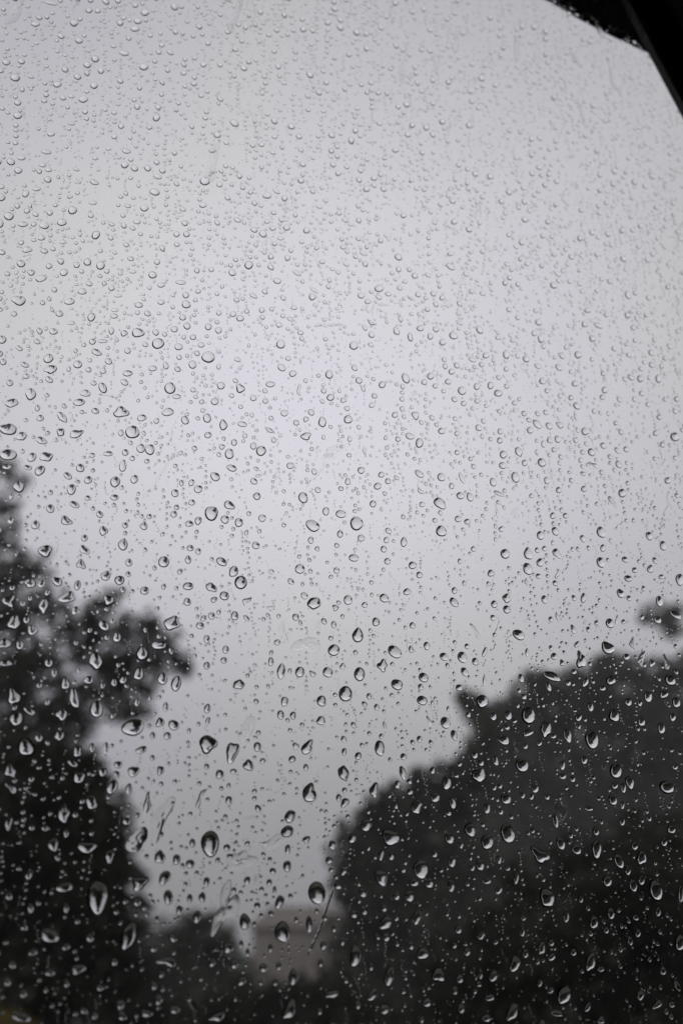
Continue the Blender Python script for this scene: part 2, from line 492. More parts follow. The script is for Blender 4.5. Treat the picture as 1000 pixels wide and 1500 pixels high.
# ------------------------------------------------------------------ the car
Y = GLASS_Y
P_X = Vector((math.cos(YAW), math.sin(YAW), 0))                                                   # along the pane, rearwards
P_N = Vector((-math.sin(YAW) * math.cos(LEAN), math.cos(YAW) * math.cos(LEAN), math.sin(LEAN)))   # square to the pane, outwards
P_U = P_X.cross(P_N)                                                                              # up along the pane
ON_PANE = (LEAN, 0, YAW)                                                                          # turn of a thing lying on the pane
def P(x, z, y):
    """millimetres along and up the window, from the foot of the eye's perpendicular, at depth y from the eye"""
    return tuple(CAM + P_X * (x / 1000.0) + P_U * (z / 1000.0) + P_N * y)
def on_pane(px, py, depth):
    """the millimetre position, at that depth, of a bearing"""
    d_ = bearing(px, py, 1.0) - CAM
    s_ = depth / d_.dot(P_N) * 1000
    return Vector((d_.dot(P_X) * s_, d_.dot(P_U) * s_))

car = empty('car', (0.0, -0.55, 0.35))
tag(car, 'dark car interior with black window frame around the rain-covered pane', 'car')

# opening of the window frame, clockwise from the lower rear corner
OPEN = [(tuple(on_pane(px_, py_, GLASS_Y + .0035))) for px_, py_ in
        [(1110, 345), (1062, 260), (1020, 185), (985, 122), (955, 74), (930, 62), (905, 51), (880, 39), (858, 27), (836, 14), (810, -1), (780, -16), (740, -32), (690, -48), (625, -62), (550, -72)]]
OPEN = [(232, -190)] + OPEN + [(0, 266), (-60, 269), (-140, 269), (-230, 266), (-320, 258), (-400, 246), (-470, 226), (-540, 198), (-600, 160), (-640, 112), (-655, 50), (-655, -190), (-400, -196), (-100, -196)]
def ring_offset(pts, d):
    n = len(pts); out = []
    for i in range(n):
        p, q, r = Vector(pts[i - 1]), Vector(pts[i]), Vector(pts[(i + 1) % n])
        t1, t2 = (q - p).normalized(), (r - q).normalized()
        n1, n2 = Vector((t1.y, -t1.x)), Vector((t2.y, -t2.x))
        m = (n1 + n2).normalized()
        out.append(tuple(q + m * d / max(0.4, m.dot(n1))))
    return out
def band(pts, d0, d1, y0, y1):
    a, b = ring_offset(pts, d0), ring_offset(pts, d1)
    n = len(pts)
    v = [P(*p, y0) for p in a] + [P(*p, y0) for p in b] + [P(*p, y1) for p in b] + [P(*p, y1) for p in a]
    f = []
    for i in range(n):
        j = (i + 1) % n
        for k in range(4):
            o1, o2 = k * n, ((k + 1) % 4) * n
            f.append((o1 + i, o1 + j, o2 + j, o2 + i))
    return v, f
# a slightly uneven inner edge: wet, worn weather strip
rj = random.Random(5)
def densify(pts, step):
    out = []
    for i, p in enumerate(pts):
        q = pts[(i + 1) % len(pts)]
        L = math.hypot(q[0] - p[0], q[1] - p[1])
        s = step if (p[1] > 130 and p[0] > -20) else 14.0
        k = max(1, int(L / s))
        for t in range(k):
            out.append((p[0] + (q[0] - p[0]) * t / k, p[1] + (q[1] - p[1]) * t / k))
    return out
fine = densify(OPEN, 1.1)
# outward side: choose the sign that makes the ring grow
sgn = 1.0 if abs(sum(a[0] * b[1] - b[0] * a[1] for a, b in zip(ring_offset(OPEN, 5), ring_offset(OPEN, 5)[1:]))) > abs(sum(a[0] * b[1] - b[0] * a[1] for a, b in zip(OPEN, OPEN[1:]))) else -1.0
rough_edge = [(x + rj.gauss(0, .13), z + rj.gauss(0, .13)) for x, z in fine]
v, f = band(rough_edge, 0.0, sgn * 0.9, Y + 0.0032, Y + 0.0050)
child('weather_strip', v, f, M['rubber'], car)
v, f = band(OPEN, sgn * 0.7, sgn * 95.0, Y + 0.0035, Y + 0.0052)
child('window_frame', v, f, M['fleck'], car)
# pane: 4 mm sheet just inside its frame
pin = ring_offset(OPEN, sgn * 6.0)
n = len(pin)
pv = [P(*p, Y - 0.004) for p in pin] + [P(*p, Y) for p in pin]
pf = [tuple(range(n)), tuple(range(2 * n - 1, n - 1, -1))] + [(i, i + n, (i + 1) % n + n, (i + 1) % n) for i in range(n)]
child('window_pane', pv, pf, M['pane'], car)

# the leaning black pillar trim nearer the eye, with a lighter strip painted as its edge highlight
TY = Y - 0.0105
def slanted_bar(l0, l1, r0, r1, y0, y1, ext=(-.35, 2.6), b=0.0012):
    """bar between two slanting edges; l0,l1 / r0,r1 are upper and lower points of its edges at depth y0"""
    v, f = [], []
    for t in (ext[0], ext[1]):
        L = l0.lerp(l1, t); R = r0.lerp(r1, t)
        d = (R - L).normalized() * b * 1000
        for p, yy in ((L + d, y0), (R - d, y0), (R, y0 + b), (R, y1), (L, y1), (L, y0 + b)):
            v.append(P(p.x, p.y, yy))
    for i in range(6):
        j = (i + 1) % 6
        f.append((i, j, j + 6, i + 6))
    f += [tuple(range(6))[::-1], tuple(range(6, 12))]
    return v, f
l0, l1 = on_pane(925, 0, TY), on_pane(1005, 150, TY)
r0, r1 = on_pane(978, 0, TY), on_pane(1058, 135, TY)
v, f = slanted_bar(l0, l1, r0, r1, TY, Y - 0.0065)
trim = child('pillar_trim', v, f, M['trim'], car)
e0, e1 = on_pane(922.4, 0, TY + .001), on_pane(1002.4, 150, TY + .001)
v, f = slanted_bar(e0, e1, l0 - Vector((.02, 0)), l1 - Vector((.02, 0)), TY + .001, Y - .0066, b=.0004)
child('trim_highlight', v, f, M['edge_highlight'], trim)

# the rest of the cabin round the eye
def cabin_part(name, x0, x1, y0, y1, z0, z1, b=0.02):
    v, f = bevelled_slab(x0, x1, y0, y1, z0, z1, b)
    c_, s_ = math.cos(YAW), math.sin(YAW)
    v = [(p[0] * c_ - p[1] * s_, p[0] * s_ + p[1] * c_, p[2]) for p in v]
    return child(name, v, f, M['cabin'], car)
top_y = Y * math.cos(LEAN) - .33 * math.sin(LEAN)
sill_y = Y * math.cos(LEAN) + .18 * math.sin(LEAN)
cabin_part('roof_lining', -1.3, 1.2, -1.35, top_y - .012, CAM.z + .335, CAM.z + .42)
cabin_part('door_panel', -1.3, 1.2, sill_y - 0.10, sill_y - 0.012, 0.38, P(0, -196, Y)[2] + .006)
cabin_part('floor_panel', -1.3, 1.2, -1.35, sill_y + 0.06, 0.30, 0.36)
cabin_part('far_side_panel', -1.3, 1.2, -1.42, -1.35, 0.30, CAM.z + .40)
cabin_part('rear_panel', 1.2, 1.27, -1.35, sill_y + 0.06, 0.30, CAM.z + .40)
cabin_part('front_panel', -1.37, -1.3, -1.35, sill_y + 0.06, 0.30, CAM.z + .40)
def leaning_side(name, x0, x1):
    v = [P(x, z, y) for z in (-760, 330) for y in (Y - .005, Y + .02) for x in (x0, x1)]
    return child(name, v, [(0, 2, 3, 1), (4, 5, 7, 6), (0, 1, 5, 4), (2, 6, 7, 3), (0, 4, 6, 2), (1, 3, 7, 5)], M['cabin'], car)
leaning_side('rear_body_side', 242, 1230)
leaning_side('front_body_side', -1330, -742)
cabin_part('seat_cushion', .12, .68, -1.25, .02, 0.36, 0.62, 0.05)
cabin_part('seat_back', .58, .80, -1.25, .02, 0.62, 1.12, 0.06)

# ------------------------------------------------------------------ rain-thickened air
def haze_material():
    m = bpy.data.materials.new('rain_haze')
    m.use_nodes = True
    t = m.node_tree
    t.nodes.clear()
    out = t.nodes.new('ShaderNodeOutputMaterial')
    pv_ = t.nodes.new('ShaderNodeVolumePrincipled')
    pv_.inputs['Color'].default_value = (0.95, 0.95, 0.97, 1)
    pv_.inputs['Density'].default_value = 0.0017
    t.links.new(pv_.outputs[0], out.inputs['Volume'])
    return m
hv, hf = box_vf(-3010, 3010, -3010, 3010, -1.0, 27.0)
tag(mesh_obj('haze', hv, hf, haze_material()), 'thin grey rain haze filling the air over the gardens', 'haze', kind='stuff')

# ------------------------------------------------------------------ rain on the glass
# each entry: position along and up the pane (mm from the eye's level), half width, half length (mm), lean of the long axis, form
# o round or oval, t narrow above, u narrow below, i uneven, s thin streak, f thin film of water
DROPS = '''
25.26,-17.65,1.85,4.49,18,f -0.51,-16.02,2.1,3.1,-6,o 10.51,-0.79,1.57,3.99,15,f 27.74,-8.64,2.08,2.79,66,f 21.15,-5.29,1.9,2.65,-8,o 6.09,-5,1.92,2.22,72,f 44.57,-14.5,1.9,2.37,-20,o 6.37,-22.96,1.43,2.55,15,i
7.66,167.97,1.27,7.08,5,f 2.76,17.6,1.88,2.31,71,o 39.92,38.38,1.76,2.92,70,f 35.22,-4.39,1.25,2.91,71,f 27.31,18.58,1.69,2.35,23,f 37.52,-22.08,1.58,2.07,-21,o -48.57,204.57,1.23,5.87,13,f 18.97,14.96,1.92,1.85,22,i
-18.35,12.3,1.68,1.83,-26,o 60.67,-2.94,1.73,2.04,-79,i 97.55,-14.65,1.77,2.07,-9,i 67.62,-9.29,1.77,1.9,-8,o 125.15,-12.6,1.7,2.28,-13,o 88.4,-1.24,1.71,2.09,-17,o 100.62,-34.24,1.53,2.05,32,i 41.96,5.64,1.52,2.06,15,i
24.39,13.47,1.31,2.31,11,i 96.19,-5.63,1.51,2.27,-56,i 53.33,-26.54,1.3,2.04,4,i -8.78,-23.05,1.15,1.88,-63,i -5.2,20.9,1.48,1.8,-9,o -3.76,-6.65,1.25,1.86,83,i 110.92,20.69,1.75,2.21,-10,o 9.92,220.86,1.16,5.85,11,f
39.81,-36.43,1.23,1.86,29,i -6.59,31.12,1.54,1.77,-16,i 20.61,-36.24,0.75,2.7,-32,f 8.81,40.73,1.57,1.85,52,i 94.55,25.5,1.83,1.93,-14,o 101.79,4.89,1.23,2.52,-8,f -22.21,22.48,1.3,1.72,-30,i -9.14,-0.38,1.18,1.75,-2,i
49.39,27.7,1.62,1.79,-1,o 7.44,-13.21,1.26,1.61,73,i 132.18,231.67,1.24,6.44,-14,f -32.39,82.57,1.43,1.94,90,i -12.11,-37.13,0.79,2,-79,i 58.68,-11.22,1.34,1.7,-23,i -31.41,76.33,1.35,1.95,83,o 15.44,67.64,1.57,1.84,0,o
81.64,11.24,1.67,1.62,-35,i 83.4,-3.22,1.48,1.7,21,o 88.42,-37.36,1.17,1.85,31,i -21.07,17.97,1.31,1.47,2,i 130.21,10.55,1.52,1.98,-84,o 44.23,87.62,1.25,2.61,51,f 7.36,2.43,0.84,2.27,4,s 29.53,-20.21,1.18,1.55,-15,o
-4.76,85.76,1.64,1.69,37,o 61.02,215.74,0.95,5.97,6,f -10.04,22.86,0.97,2.03,-18,i 116.79,13.73,1.57,1.79,19,o 60.74,-30.39,1.03,1.83,24,i 71.63,-30.19,1.35,1.46,0,i 107.49,-27.64,1.14,1.97,19,i 50.78,69.1,1.77,1.66,-68,o
49.53,10.13,1.25,1.76,-20,u 98.96,22.62,1.4,1.94,16,i -14.34,44.51,1.19,1.75,63,i 89.27,-28.12,1.18,1.72,33,i 51.91,41.58,1.39,1.82,3,t -7.13,-14.27,0.9,1.72,82,i 14.38,-27.61,0.86,1.81,-84,i 110.53,-4.03,1.23,1.97,0,o
61.01,38.28,1.35,1.87,-58,o -24.51,38.04,1.45,1.32,63,i 92.47,13.88,1.64,1.51,7,o 23.56,51.59,1.46,1.63,2,o 2.99,33.56,1.29,1.58,-5,t -0.15,5.24,1.23,1.41,5,i 79.4,-0.8,1.37,1.6,-38,o 12.39,-12.12,1.13,1.43,28,i
116.89,43.53,1.53,1.94,-66,i 59.76,-20.2,1.18,1.56,41,i 98.76,234.11,1.14,5.24,7,f 66.64,3.69,1.26,1.66,22,i 68.13,-26.05,1.16,1.55,66,i 41.09,48.24,1.42,1.66,64,i 120.38,213.81,1.02,5.6,-10,f 11.01,27.47,1.1,1.76,9,o
-20.38,54.64,1.27,1.56,73,i 41.01,15.36,1.09,1.81,40,i 39.9,67.32,1.42,1.78,-66,o -7.9,90.5,1.36,1.79,72,i -20.7,7.53,1.28,1.2,48,i -2.58,-28.96,0.88,1.52,75,i 109.29,39.84,1.33,2.05,-4,i 130.27,-23.67,1.22,1.76,12,o
-7.03,6.85,1.21,1.32,-8,i -3.93,2.01,1.15,1.37,-37,i 82.86,28.1,1.48,1.61,33,i 57.77,16.04,1.23,1.68,-12,o 101.12,35.31,1.11,2.3,-73,i 40.23,-30.33,0.95,1.59,-5,t 52.56,32.42,1.31,1.64,3,o 11.32,108.58,1.71,1.56,-39,o
37.46,-2.39,1.32,1.27,-5,i 66.74,-19.06,1.06,1.6,27,i 71.91,219.59,0.88,5.38,1,f -12.13,19.38,1.28,1.21,64,i 11.03,-8.2,1.07,1.34,-35,i -10.35,-6.38,1.07,1.27,-11,i 13.48,-15.81,0.95,1.46,-15,o 34.2,31.87,1.01,1.86,2,t
37.89,0.68,1.2,1.35,25,i 54.98,-0.61,1.23,1.38,27,o 119.1,236.54,1.26,4.27,-19,f 56.69,6.81,1.07,1.64,6,u 122.03,-5.67,1.31,1.54,36,i 46.25,37.54,1.35,1.42,28,o -25.77,33.43,1.03,1.43,78,i -34.97,116.33,1.31,1.64,-86,i
-26.27,42.63,1.29,1.19,77,i 2.71,28.93,1.18,1.34,1,i 25.22,-37.55,0.79,1.52,75,i 116.07,-6.49,1.11,1.71,-29,o 117.32,26.85,1.39,1.59,-2,o 18.29,3.56,0.66,2.16,27,s 0.93,-8.27,0.96,1.3,5,i 73.82,9.17,1.12,1.56,3,o
72.37,76.94,1.32,1.79,-48,o 2.83,98.59,1.37,1.56,7,o -1.22,110.3,1.43,1.55,20,o 61.66,30.64,1.34,1.38,-54,o 7.92,28.3,1.13,1.36,-10,o -28.76,92.11,1.19,1.54,-7,o 104.58,21.36,1.09,1.81,-13,u 92.75,44.92,1.27,1.67,-68,o
5.63,54.74,1.25,1.34,13,i -23.19,76.96,1.12,1.52,76,i 36.59,-16.39,0.97,1.33,14,o -3.81,57.97,1.11,1.47,1,t 3.89,8.54,1.04,1.26,74,i -18.97,42.22,0.9,1.57,4,i 48.44,-33.67,0.8,1.5,80,i 57.16,-33.86,0.84,1.44,43,o
133.77,36.62,1.54,1.4,2,o 72.71,69.56,1.45,1.43,-59,o -5.8,38.97,1.02,1.37,-51,o 73.56,22.59,1.22,1.36,-3,o 28.14,10.89,1.06,1.28,-30,i 96.11,66.19,1.29,1.68,-5,t -6.33,112.44,1.26,1.57,73,o 6.42,35.58,0.91,1.56,81,i
-28.04,68.94,1.15,1.29,-13,i 26.42,-25.05,1.09,1,24,i 43.14,-20.54,0.72,1.65,-7,o 11.33,18.54,1,1.29,-63,o 58.06,34.84,1.24,1.31,38,i -17.38,83.54,0.95,1.69,63,i -32.6,89.23,1.09,1.45,66,i 95.82,62.06,1.27,1.6,-4,o
24.8,28.16,1.09,1.28,78,i 120.35,11.24,1.11,1.56,-19,i 77.94,38.25,1.21,1.42,-9,o 87.99,19.48,1.04,1.56,-70,i 108.78,-19.61,1.06,1.34,11,o 128.14,251.39,1.05,4.25,-25,f 59.8,-36.54,1.14,0.97,5,o -7.26,72.77,1.13,1.36,-5,o
88.2,6.23,1.26,1.2,-23,o -25.26,99.22,1.06,1.54,65,i -22.44,46.99,1.03,1.23,76,i 34,41.09,0.77,1.9,-13,f 45.02,32.33,1.16,1.25,8,o 43.82,25.74,1.14,1.22,6,o 37.2,74.24,1.17,1.46,-9,o -0.28,81.86,1.16,1.35,0,o
101.5,-3.08,1.03,1.39,-23,o -12.24,25.79,0.94,1.2,1,i 74.35,-2.67,1.08,1.21,-23,o -21,87.26,0.86,1.71,-47,u -24.11,73.4,0.99,1.37,31,i 21.71,54.06,1,1.44,15,i -16.92,47.95,0.96,1.28,-75,i 84.19,-30.45,0.96,1.2,31,o
117.15,74.15,1.32,1.57,-13,o 26.15,85.1,1.25,1.34,35,o 38.5,31.93,1.08,1.24,1,o 67.84,27.38,1.12,1.29,-69,o 119.35,-11.68,1.06,1.32,-14,o -8.02,12.05,1,1.03,12,i -12.04,15.05,1,1.03,16,i -16.68,69.71,1,1.33,2,o
65.08,-14.8,1.04,1.1,2,o 112.8,-10.88,1.17,1.16,17,o -6.72,50.26,0.98,1.26,43,i 16.9,49.78,1.01,1.31,-63,i 2.93,92.16,1.05,1.45,65,i -16.84,62.12,0.93,1.34,-60,i 11.33,-36.77,0.69,1.17,-78,o 127.08,32.06,1.15,1.46,3,o
37.83,-9.36,0.88,1.18,-5,o 139.26,63.43,1.18,1.69,18,o 70.99,5.85,1.18,1.06,-12,o 37.29,56.24,1.17,1.23,34,o 68.16,32.74,1.15,1.22,-68,o 18.5,83.28,1.12,1.36,3,o -3.65,49.5,1.09,1.11,-38,o -5.5,44.77,1.03,1.14,-13,i
-20.53,36.7,0.97,1.1,-36,i -20.17,4.27,0.66,1.37,-50,s 126.18,41.69,0.78,2.22,17,f 131.66,-13.27,0.75,1.82,7,o 19.62,-19.41,0.78,1.15,4,o 134.91,31.08,1.23,1.35,14,o 105.35,-4.27,1.06,1.22,-52,o 16.46,90.76,1,1.52,-6,t
19.49,70.16,1.03,1.36,-63,o 18.77,56.11,0.99,1.33,-63,i 95.81,-24.89,0.84,1.32,19,i -12.02,55.74,0.86,1.34,-56,i 89.74,65.4,1.33,1.23,-63,o 69.62,-12.07,0.99,1.07,6,o 81.57,-8.14,1.03,1.1,-30,o -29.22,81.28,1.01,1.2,47,i
-19.52,-2.57,0.65,1.25,5,i 63.29,10.92,0.78,1.48,-17,o 29.49,-0.15,0.67,1.46,79,f 15.57,76.99,1.03,1.32,-43,o 115.53,7.01,1.09,1.22,-22,o 116.44,65.85,1.21,1.44,-5,o -5.99,76.95,0.82,1.56,2,o 74.73,-12.56,0.84,1.26,-5,o
130.11,24.47,1.06,1.4,10,o 117.09,35.35,1.3,1.14,-32,o 20.02,48.08,1.06,1.09,12,o 49.26,49.77,1.06,1.2,11,o -17.76,91.66,0.93,1.36,73,o 5.01,13,0.75,1.23,74,i 98.74,-37.69,0.69,1.4,-83,o 11.63,49.57,0.95,1.19,73,i
14.49,-8.58,0.83,1.02,-13,o 16.71,-36.2,0.72,1.02,89,o 29.66,-31.17,0.82,0.96,41,o 46.77,71.12,1.07,1.29,-89,o 74.88,-7.55,0.9,1.14,3,o 93.24,86.65,1.13,1.49,-10,i 41.11,95.06,0.99,1.51,2,i -12.37,52.36,0.97,1.05,-16,i
-8.47,60.66,0.95,1.13,-2,i 8.33,18.92,0.93,0.99,18,i 17.37,-9.35,0.99,0.83,8,o 27.98,-28.12,0.89,0.87,4,o 69.12,-35.38,0.96,0.89,5,o 101.5,-14.49,1.19,0.89,-6,f 142.05,105.08,1.52,1.32,-43,o 100.43,1.94,0.73,1.56,-8,i
102.06,-18.2,0.71,1.47,-2,o 123.26,-36.3,0.74,1.38,63,i -26.27,76.43,0.93,1.18,21,i 117.89,49.9,1.17,1.27,7,o 6.09,160.99,1.42,1.23,-47,o 43.87,21.37,0.98,1.05,49,i 29.32,115.34,1.12,1.36,11,o 58.16,51.04,1.05,1.18,-54,o
19.88,101.2,1.13,1.22,-51,i 94.27,21.47,0.87,1.38,69,i 54.57,-14.25,0.82,1.09,-42,o 137.07,53.73,0.91,1.73,-69,o -18.69,19.68,0.66,1.25,-62,i 113.22,-17.73,0.85,1.24,-7,o -30.8,123.41,0.91,1.45,56,i 37.1,90.58,1.02,1.35,69,i
-24.77,80.81,0.88,1.23,-70,i 75.95,51.6,0.96,1.33,-31,i 132.64,56.96,1.06,1.46,4,o -2.39,81.88,0.99,1.16,-1,o -23.23,60.43,0.93,1.05,-3,o -2.75,36.56,0.92,1.01,-16,i -2.44,8.16,0.87,0.92,-28,o 22.05,8.76,0.92,0.95,-36,o
12.41,91.95,1,1.25,-12,o -12.15,41.75,0.91,1,79,i 89.85,53.89,1.11,1.2,5,i 33.92,-28.78,0.83,0.89,-29,o 49.99,3.95,0.79,1.18,34,i 51.96,-3.36,0.79,1.14,29,o 62.97,110.88,1.05,1.5,-24,o 75.15,4.96,0.75,1.34,-17,o
104.12,67.03,1,1.45,-36,i 48.61,118.23,1.14,1.34,25,o 22.07,66.13,0.97,1.16,2,o 20.38,-15.7,0.73,1,-9,o -7.8,-29.58,0.63,0.97,87,o 35.34,25.09,0.87,1.09,-2,i 29.86,14.91,0.85,1.05,-5,o 66.84,92.83,1.02,1.39,9,o
50.35,60.28,0.97,1.21,-87,o -24.91,29.31,0.66,1.2,88,i -15.41,75.18,0.96,1.06,-6,o 18.75,66.52,1.01,1.07,13,o 130.56,0.93,1.18,0.95,-17,o 82.36,-38.42,0.98,0.81,-1,o -20.61,64.6,0.87,1.08,-10,o 2.08,47.66,1,0.94,-1,o
-22.59,33.32,0.83,0.96,-6,o 131.58,32.88,0.97,1.33,63,i 66.15,-12.04,1.04,0.82,-2,o -16.66,94.22,0.88,1.26,87,o 83.55,3.97,0.82,1.2,4,o -7.58,26.92,0.99,0.81,2,o 6.12,-35.27,0.71,0.85,-24,o 119.26,-34.37,0.91,0.99,47,o
-32.11,138.63,1.21,1.04,-25,o 22.74,43.65,0.88,1.08,-3,o 73.29,38.03,0.98,1.1,-53,o 47.53,-4.87,0.85,0.94,-5,o 19.35,79.7,0.87,1.26,-76,o -12.53,47.5,0.72,1.19,0,i 75.68,19.91,0.84,1.18,-22,o -23.39,118.22,0.93,1.24,75,o
11.86,73.35,1,1.04,31,o 121.55,58.04,1.23,1.08,-34,i 78.68,109.66,1.1,1.34,27,o -43.38,144.65,1.01,1.21,1,o 124.21,86.02,1.11,1.36,42,o -37.12,105.19,0.96,1.08,-4,o -3.04,73.96,0.87,1.13,2,o 7.2,90.62,0.9,1.2,-30,o
9.42,8.98,0.75,0.98,-10,i 15.16,-23.34,0.66,0.96,-50,o 133.18,40.99,0.7,1.8,-5,f 89.37,25.2,0.91,1.13,12,o 124.74,25.79,0.96,1.19,22,o 85.92,-13.25,0.8,1.05,42,o 83.26,-34.58,0.69,1.1,84,o -28.13,140.42,1.17,1.04,-32,o
121.15,83.13,0.77,1.89,-35,s -15.54,66.18,0.73,1.23,-67,o -2.35,13.12,0.63,1.13,-8,o 3.29,4.99,0.64,1.1,-3,o 81.33,45.06,0.51,2.12,-38,s 94.45,94.13,1.03,1.35,-24,i 135.23,72.39,1.03,1.37,0,o 56.24,45.08,0.94,1.06,12,o
42.34,108.7,1,1.27,10,o 72.76,84.13,1.04,1.2,10,o -20.87,83.48,0.9,1.03,-6,i -16.24,29.94,0.82,0.88,-33,o -1.09,-23.43,0.81,0.71,28,o 34.63,22.09,0.81,1.02,-3,o 78.46,34.82,0.92,1.09,-35,i -13.31,72.48,0.9,1,27,i
0.55,9.75,0.89,0.77,9,o 99.33,64.11,1.02,1.19,30,o 93.05,76.82,0.84,1.49,16,f -15.41,105.44,0.84,1.24,-74,i -20.09,47.05,0.81,0.95,45,o 95.6,8.8,0.9,1.03,18,o 99.71,71.39,1.04,1.2,-2,o 55.14,136.88,1.34,1.07,-31,o
62.94,65.64,0.84,1.27,4,o -3.01,89.77,0.86,1.14,65,o 24.42,3.45,0.72,0.98,-7,o 18.24,22.48,0.73,1.03,4,o -13.07,-18.16,0.62,0.88,-16,o 21.02,-12.73,0.69,0.92,-3,o 121.61,-10.51,0.85,1.05,18,o 81.58,-22.48,0.71,1.05,53,o
-27.81,179.8,1.27,1.06,-36,o 106.22,-36.61,0.65,1.13,32,o 128.75,-32.5,0.65,1.24,-35,o 65.25,59.93,1.08,0.95,-27,o -8.68,9.6,0.6,1.04,-62,o 111.11,28.55,0.86,1.18,-10,o -7.55,100.99,1.19,0.83,-12,o 66.88,84.27,0.86,1.32,-61,o
15.07,101.22,0.98,1.07,25,o 6.58,71.67,0.89,1.01,0,o 0.33,62.79,0.86,0.98,-5,i 114.31,102.84,1.27,1.1,-47,o 15.11,40.71,0.96,0.82,-4,o 89.77,51.03,0.98,1.06,-2,o 124.05,45.18,0.63,1.78,-12,s 46.4,-24.61,0.77,0.82,-18,o
76.32,-21.33,0.83,0.85,16,o 64.24,94.39,0.95,1.22,-84,o 80.51,79.62,0.93,1.22,-12,o 15.97,-18.11,0.67,0.86,-13,o 121.51,30.36,0.93,1.11,7,o 103.95,73.02,1,1.18,-14,o 131.31,74.71,1.04,1.23,0,o 37.76,-6.03,0.62,1.05,-4,o
58.59,-6.47,0.6,1.18,11,o 25.32,47.4,0.63,1.29,25,s 42.32,42.74,0.52,1.63,13,f 43.23,86.01,0.72,1.43,70,f -17.88,72.9,0.73,1.1,-55,o -6.35,-18.07,0.59,0.88,-13,o -11.5,-26.03,0.57,0.85,76,o 110.92,55.87,0.83,1.31,21,i
-13.53,194.87,1.34,1.03,-32,o -35.12,130.84,0.88,1.14,64,i 25.91,73.23,0.92,0.99,19,o 27.52,67.85,0.91,0.97,21,o 26.46,60.91,0.9,0.95,21,o -17.42,-16.05,0.65,0.76,-31,o 78.2,-25.7,0.83,0.79,-11,o 109.22,-39.2,0.87,0.78,-13,o
90.05,92.72,0.98,1.2,23,o -8.6,149.1,1,1.14,22,o 3.83,110.22,0.96,1.04,38,o 41.74,-3.93,0.78,0.84,33,i 77.91,79.68,1,1.08,-96,o 12.54,65.46,0.78,1.06,9,o 11.07,55.87,0.76,1.03,-4,t 131.61,51.93,0.94,1.18,-85,o
108.59,15.9,0.86,1.02,21,o 29.49,-12.34,0.71,0.83,4,o 52.68,-18.5,0.7,0.88,-46,o 128.36,-1.97,0.86,1,31,o -42.39,137,0.78,1.25,-6,o 86.96,84.52,0.94,1.19,5,o 110.06,34.4,0.73,1.32,29,o 42.99,71.39,0.82,1.13,3,o
23.01,160.16,1.29,0.98,-26,o 27.33,103.51,0.83,1.19,76,o 85.87,14.65,0.67,1.17,-15,o 118.59,9.96,0.69,1.22,8,o -37.15,137.91,1.24,0.76,-14,o -2.07,53.79,0.79,0.9,-8,o 3.52,-1.45,0.78,0.69,16,o 1.9,-32.24,0.74,0.61,17,o
-5.17,12.97,0.58,0.98,-9,o 9.23,22.29,0.62,1.02,-2,o 17.45,-5.29,0.59,0.94,-7,o 17.86,-15.97,0.58,0.91,-8,o 16.86,37.8,0.75,0.92,-5,o 21.27,35.76,0.75,0.92,-4,o 85.52,24.75,0.86,0.93,-19,o 133.53,27.4,0.89,1.06,36,o
42.96,102.23,0.95,1.06,42,o 55.92,79.56,1.03,0.92,-36,o 63.91,53.13,1.05,0.81,-12,o 68.96,40.33,0.82,0.99,10,o 21.05,91.57,0.74,1.21,-89,o -6.98,68.95,0.76,0.96,83,o 3.04,22.92,0.65,0.92,-9,o 12.23,-31.96,0.6,0.77,-15,o
100.09,54.51,0.88,1.08,-12,o 83.1,-11.43,0.64,1.03,87,o -15.23,214.19,1.28,1.05,-46,o 124.08,62.29,0.86,1.22,-92,o -20.75,121.57,1.03,0.87,-20,o -25.97,109.34,0.99,0.84,-16,o -9.68,79.55,0.66,1.14,82,o 90.25,-10.7,0.58,1.16,9,o
34.73,103.05,0.58,1.64,-16,s 78.34,84.61,0.63,1.58,-25,o -9.78,64.48,0.79,0.86,-8,o 24.73,-5.99,0.7,0.76,-74,o 46.93,-7.96,0.79,0.72,3,o 31.36,-12.3,0.45,1.17,-10,f 86.49,52.07,0.86,1,25,o 107.74,25.77,0.81,1,46,o
89.76,89.56,1.12,0.91,-28,o -14.95,161.33,0.95,1.09,20,o 31.7,33.8,0.63,1.05,-3,o 10.57,64.53,0.76,0.94,81,o -2.24,26.77,0.65,0.87,-10,o 17.35,31.87,0.69,0.9,-6,o -4.51,-31.47,0.57,0.72,-21,o 128.92,40.56,0.85,1.07,24,i
81.2,37.47,0.81,0.96,-9,o 102.38,129.49,0.98,1.25,2,i -40.52,153.52,1.01,0.92,-45,o 130.77,65.54,0.88,1.16,22,o 36.9,44.55,0.85,0.82,-46,o 37.74,12.68,0.8,0.76,0,o 69.87,112.63,0.94,1.11,32,o 51.57,83.27,0.89,0.99,32,o
52.05,65.52,0.87,0.94,39,o 102.9,14.36,0.68,1.1,7,o 125.35,-17.19,0.67,1.02,10,o 81.27,-29.98,0.55,1.02,1,o 18.46,121.03,1.03,0.92,-43,o 33.59,82.17,0.97,0.85,-24,o 43.46,123.55,0.48,2.12,74,s -5.44,-25.08,0.53,0.78,77,o
37.13,-28.43,0.6,0.8,-8,o 60.89,-6.8,0.66,0.88,0,o 91.89,-26,0.68,0.86,6,o 75.39,-33.16,0.65,0.82,1,o 106.88,103.7,0.92,1.19,-75,i -1.79,103.29,1.04,0.78,-14,o 37.43,22.13,0.69,0.9,-2,o 62.09,8.32,0.71,0.88,2,o
24.93,76.98,0.78,0.99,-50,o 27.96,90.93,0.52,1.55,-65,s -25.81,86.37,0.79,0.85,-5,o -12.37,58.52,0.78,0.79,-33,o 6.8,66.46,0.77,0.88,-2,o 121.89,41.67,1.04,0.82,-21,o 102.01,40.3,0.94,0.85,-17,o 116.28,10.3,0.91,0.8,-28,o
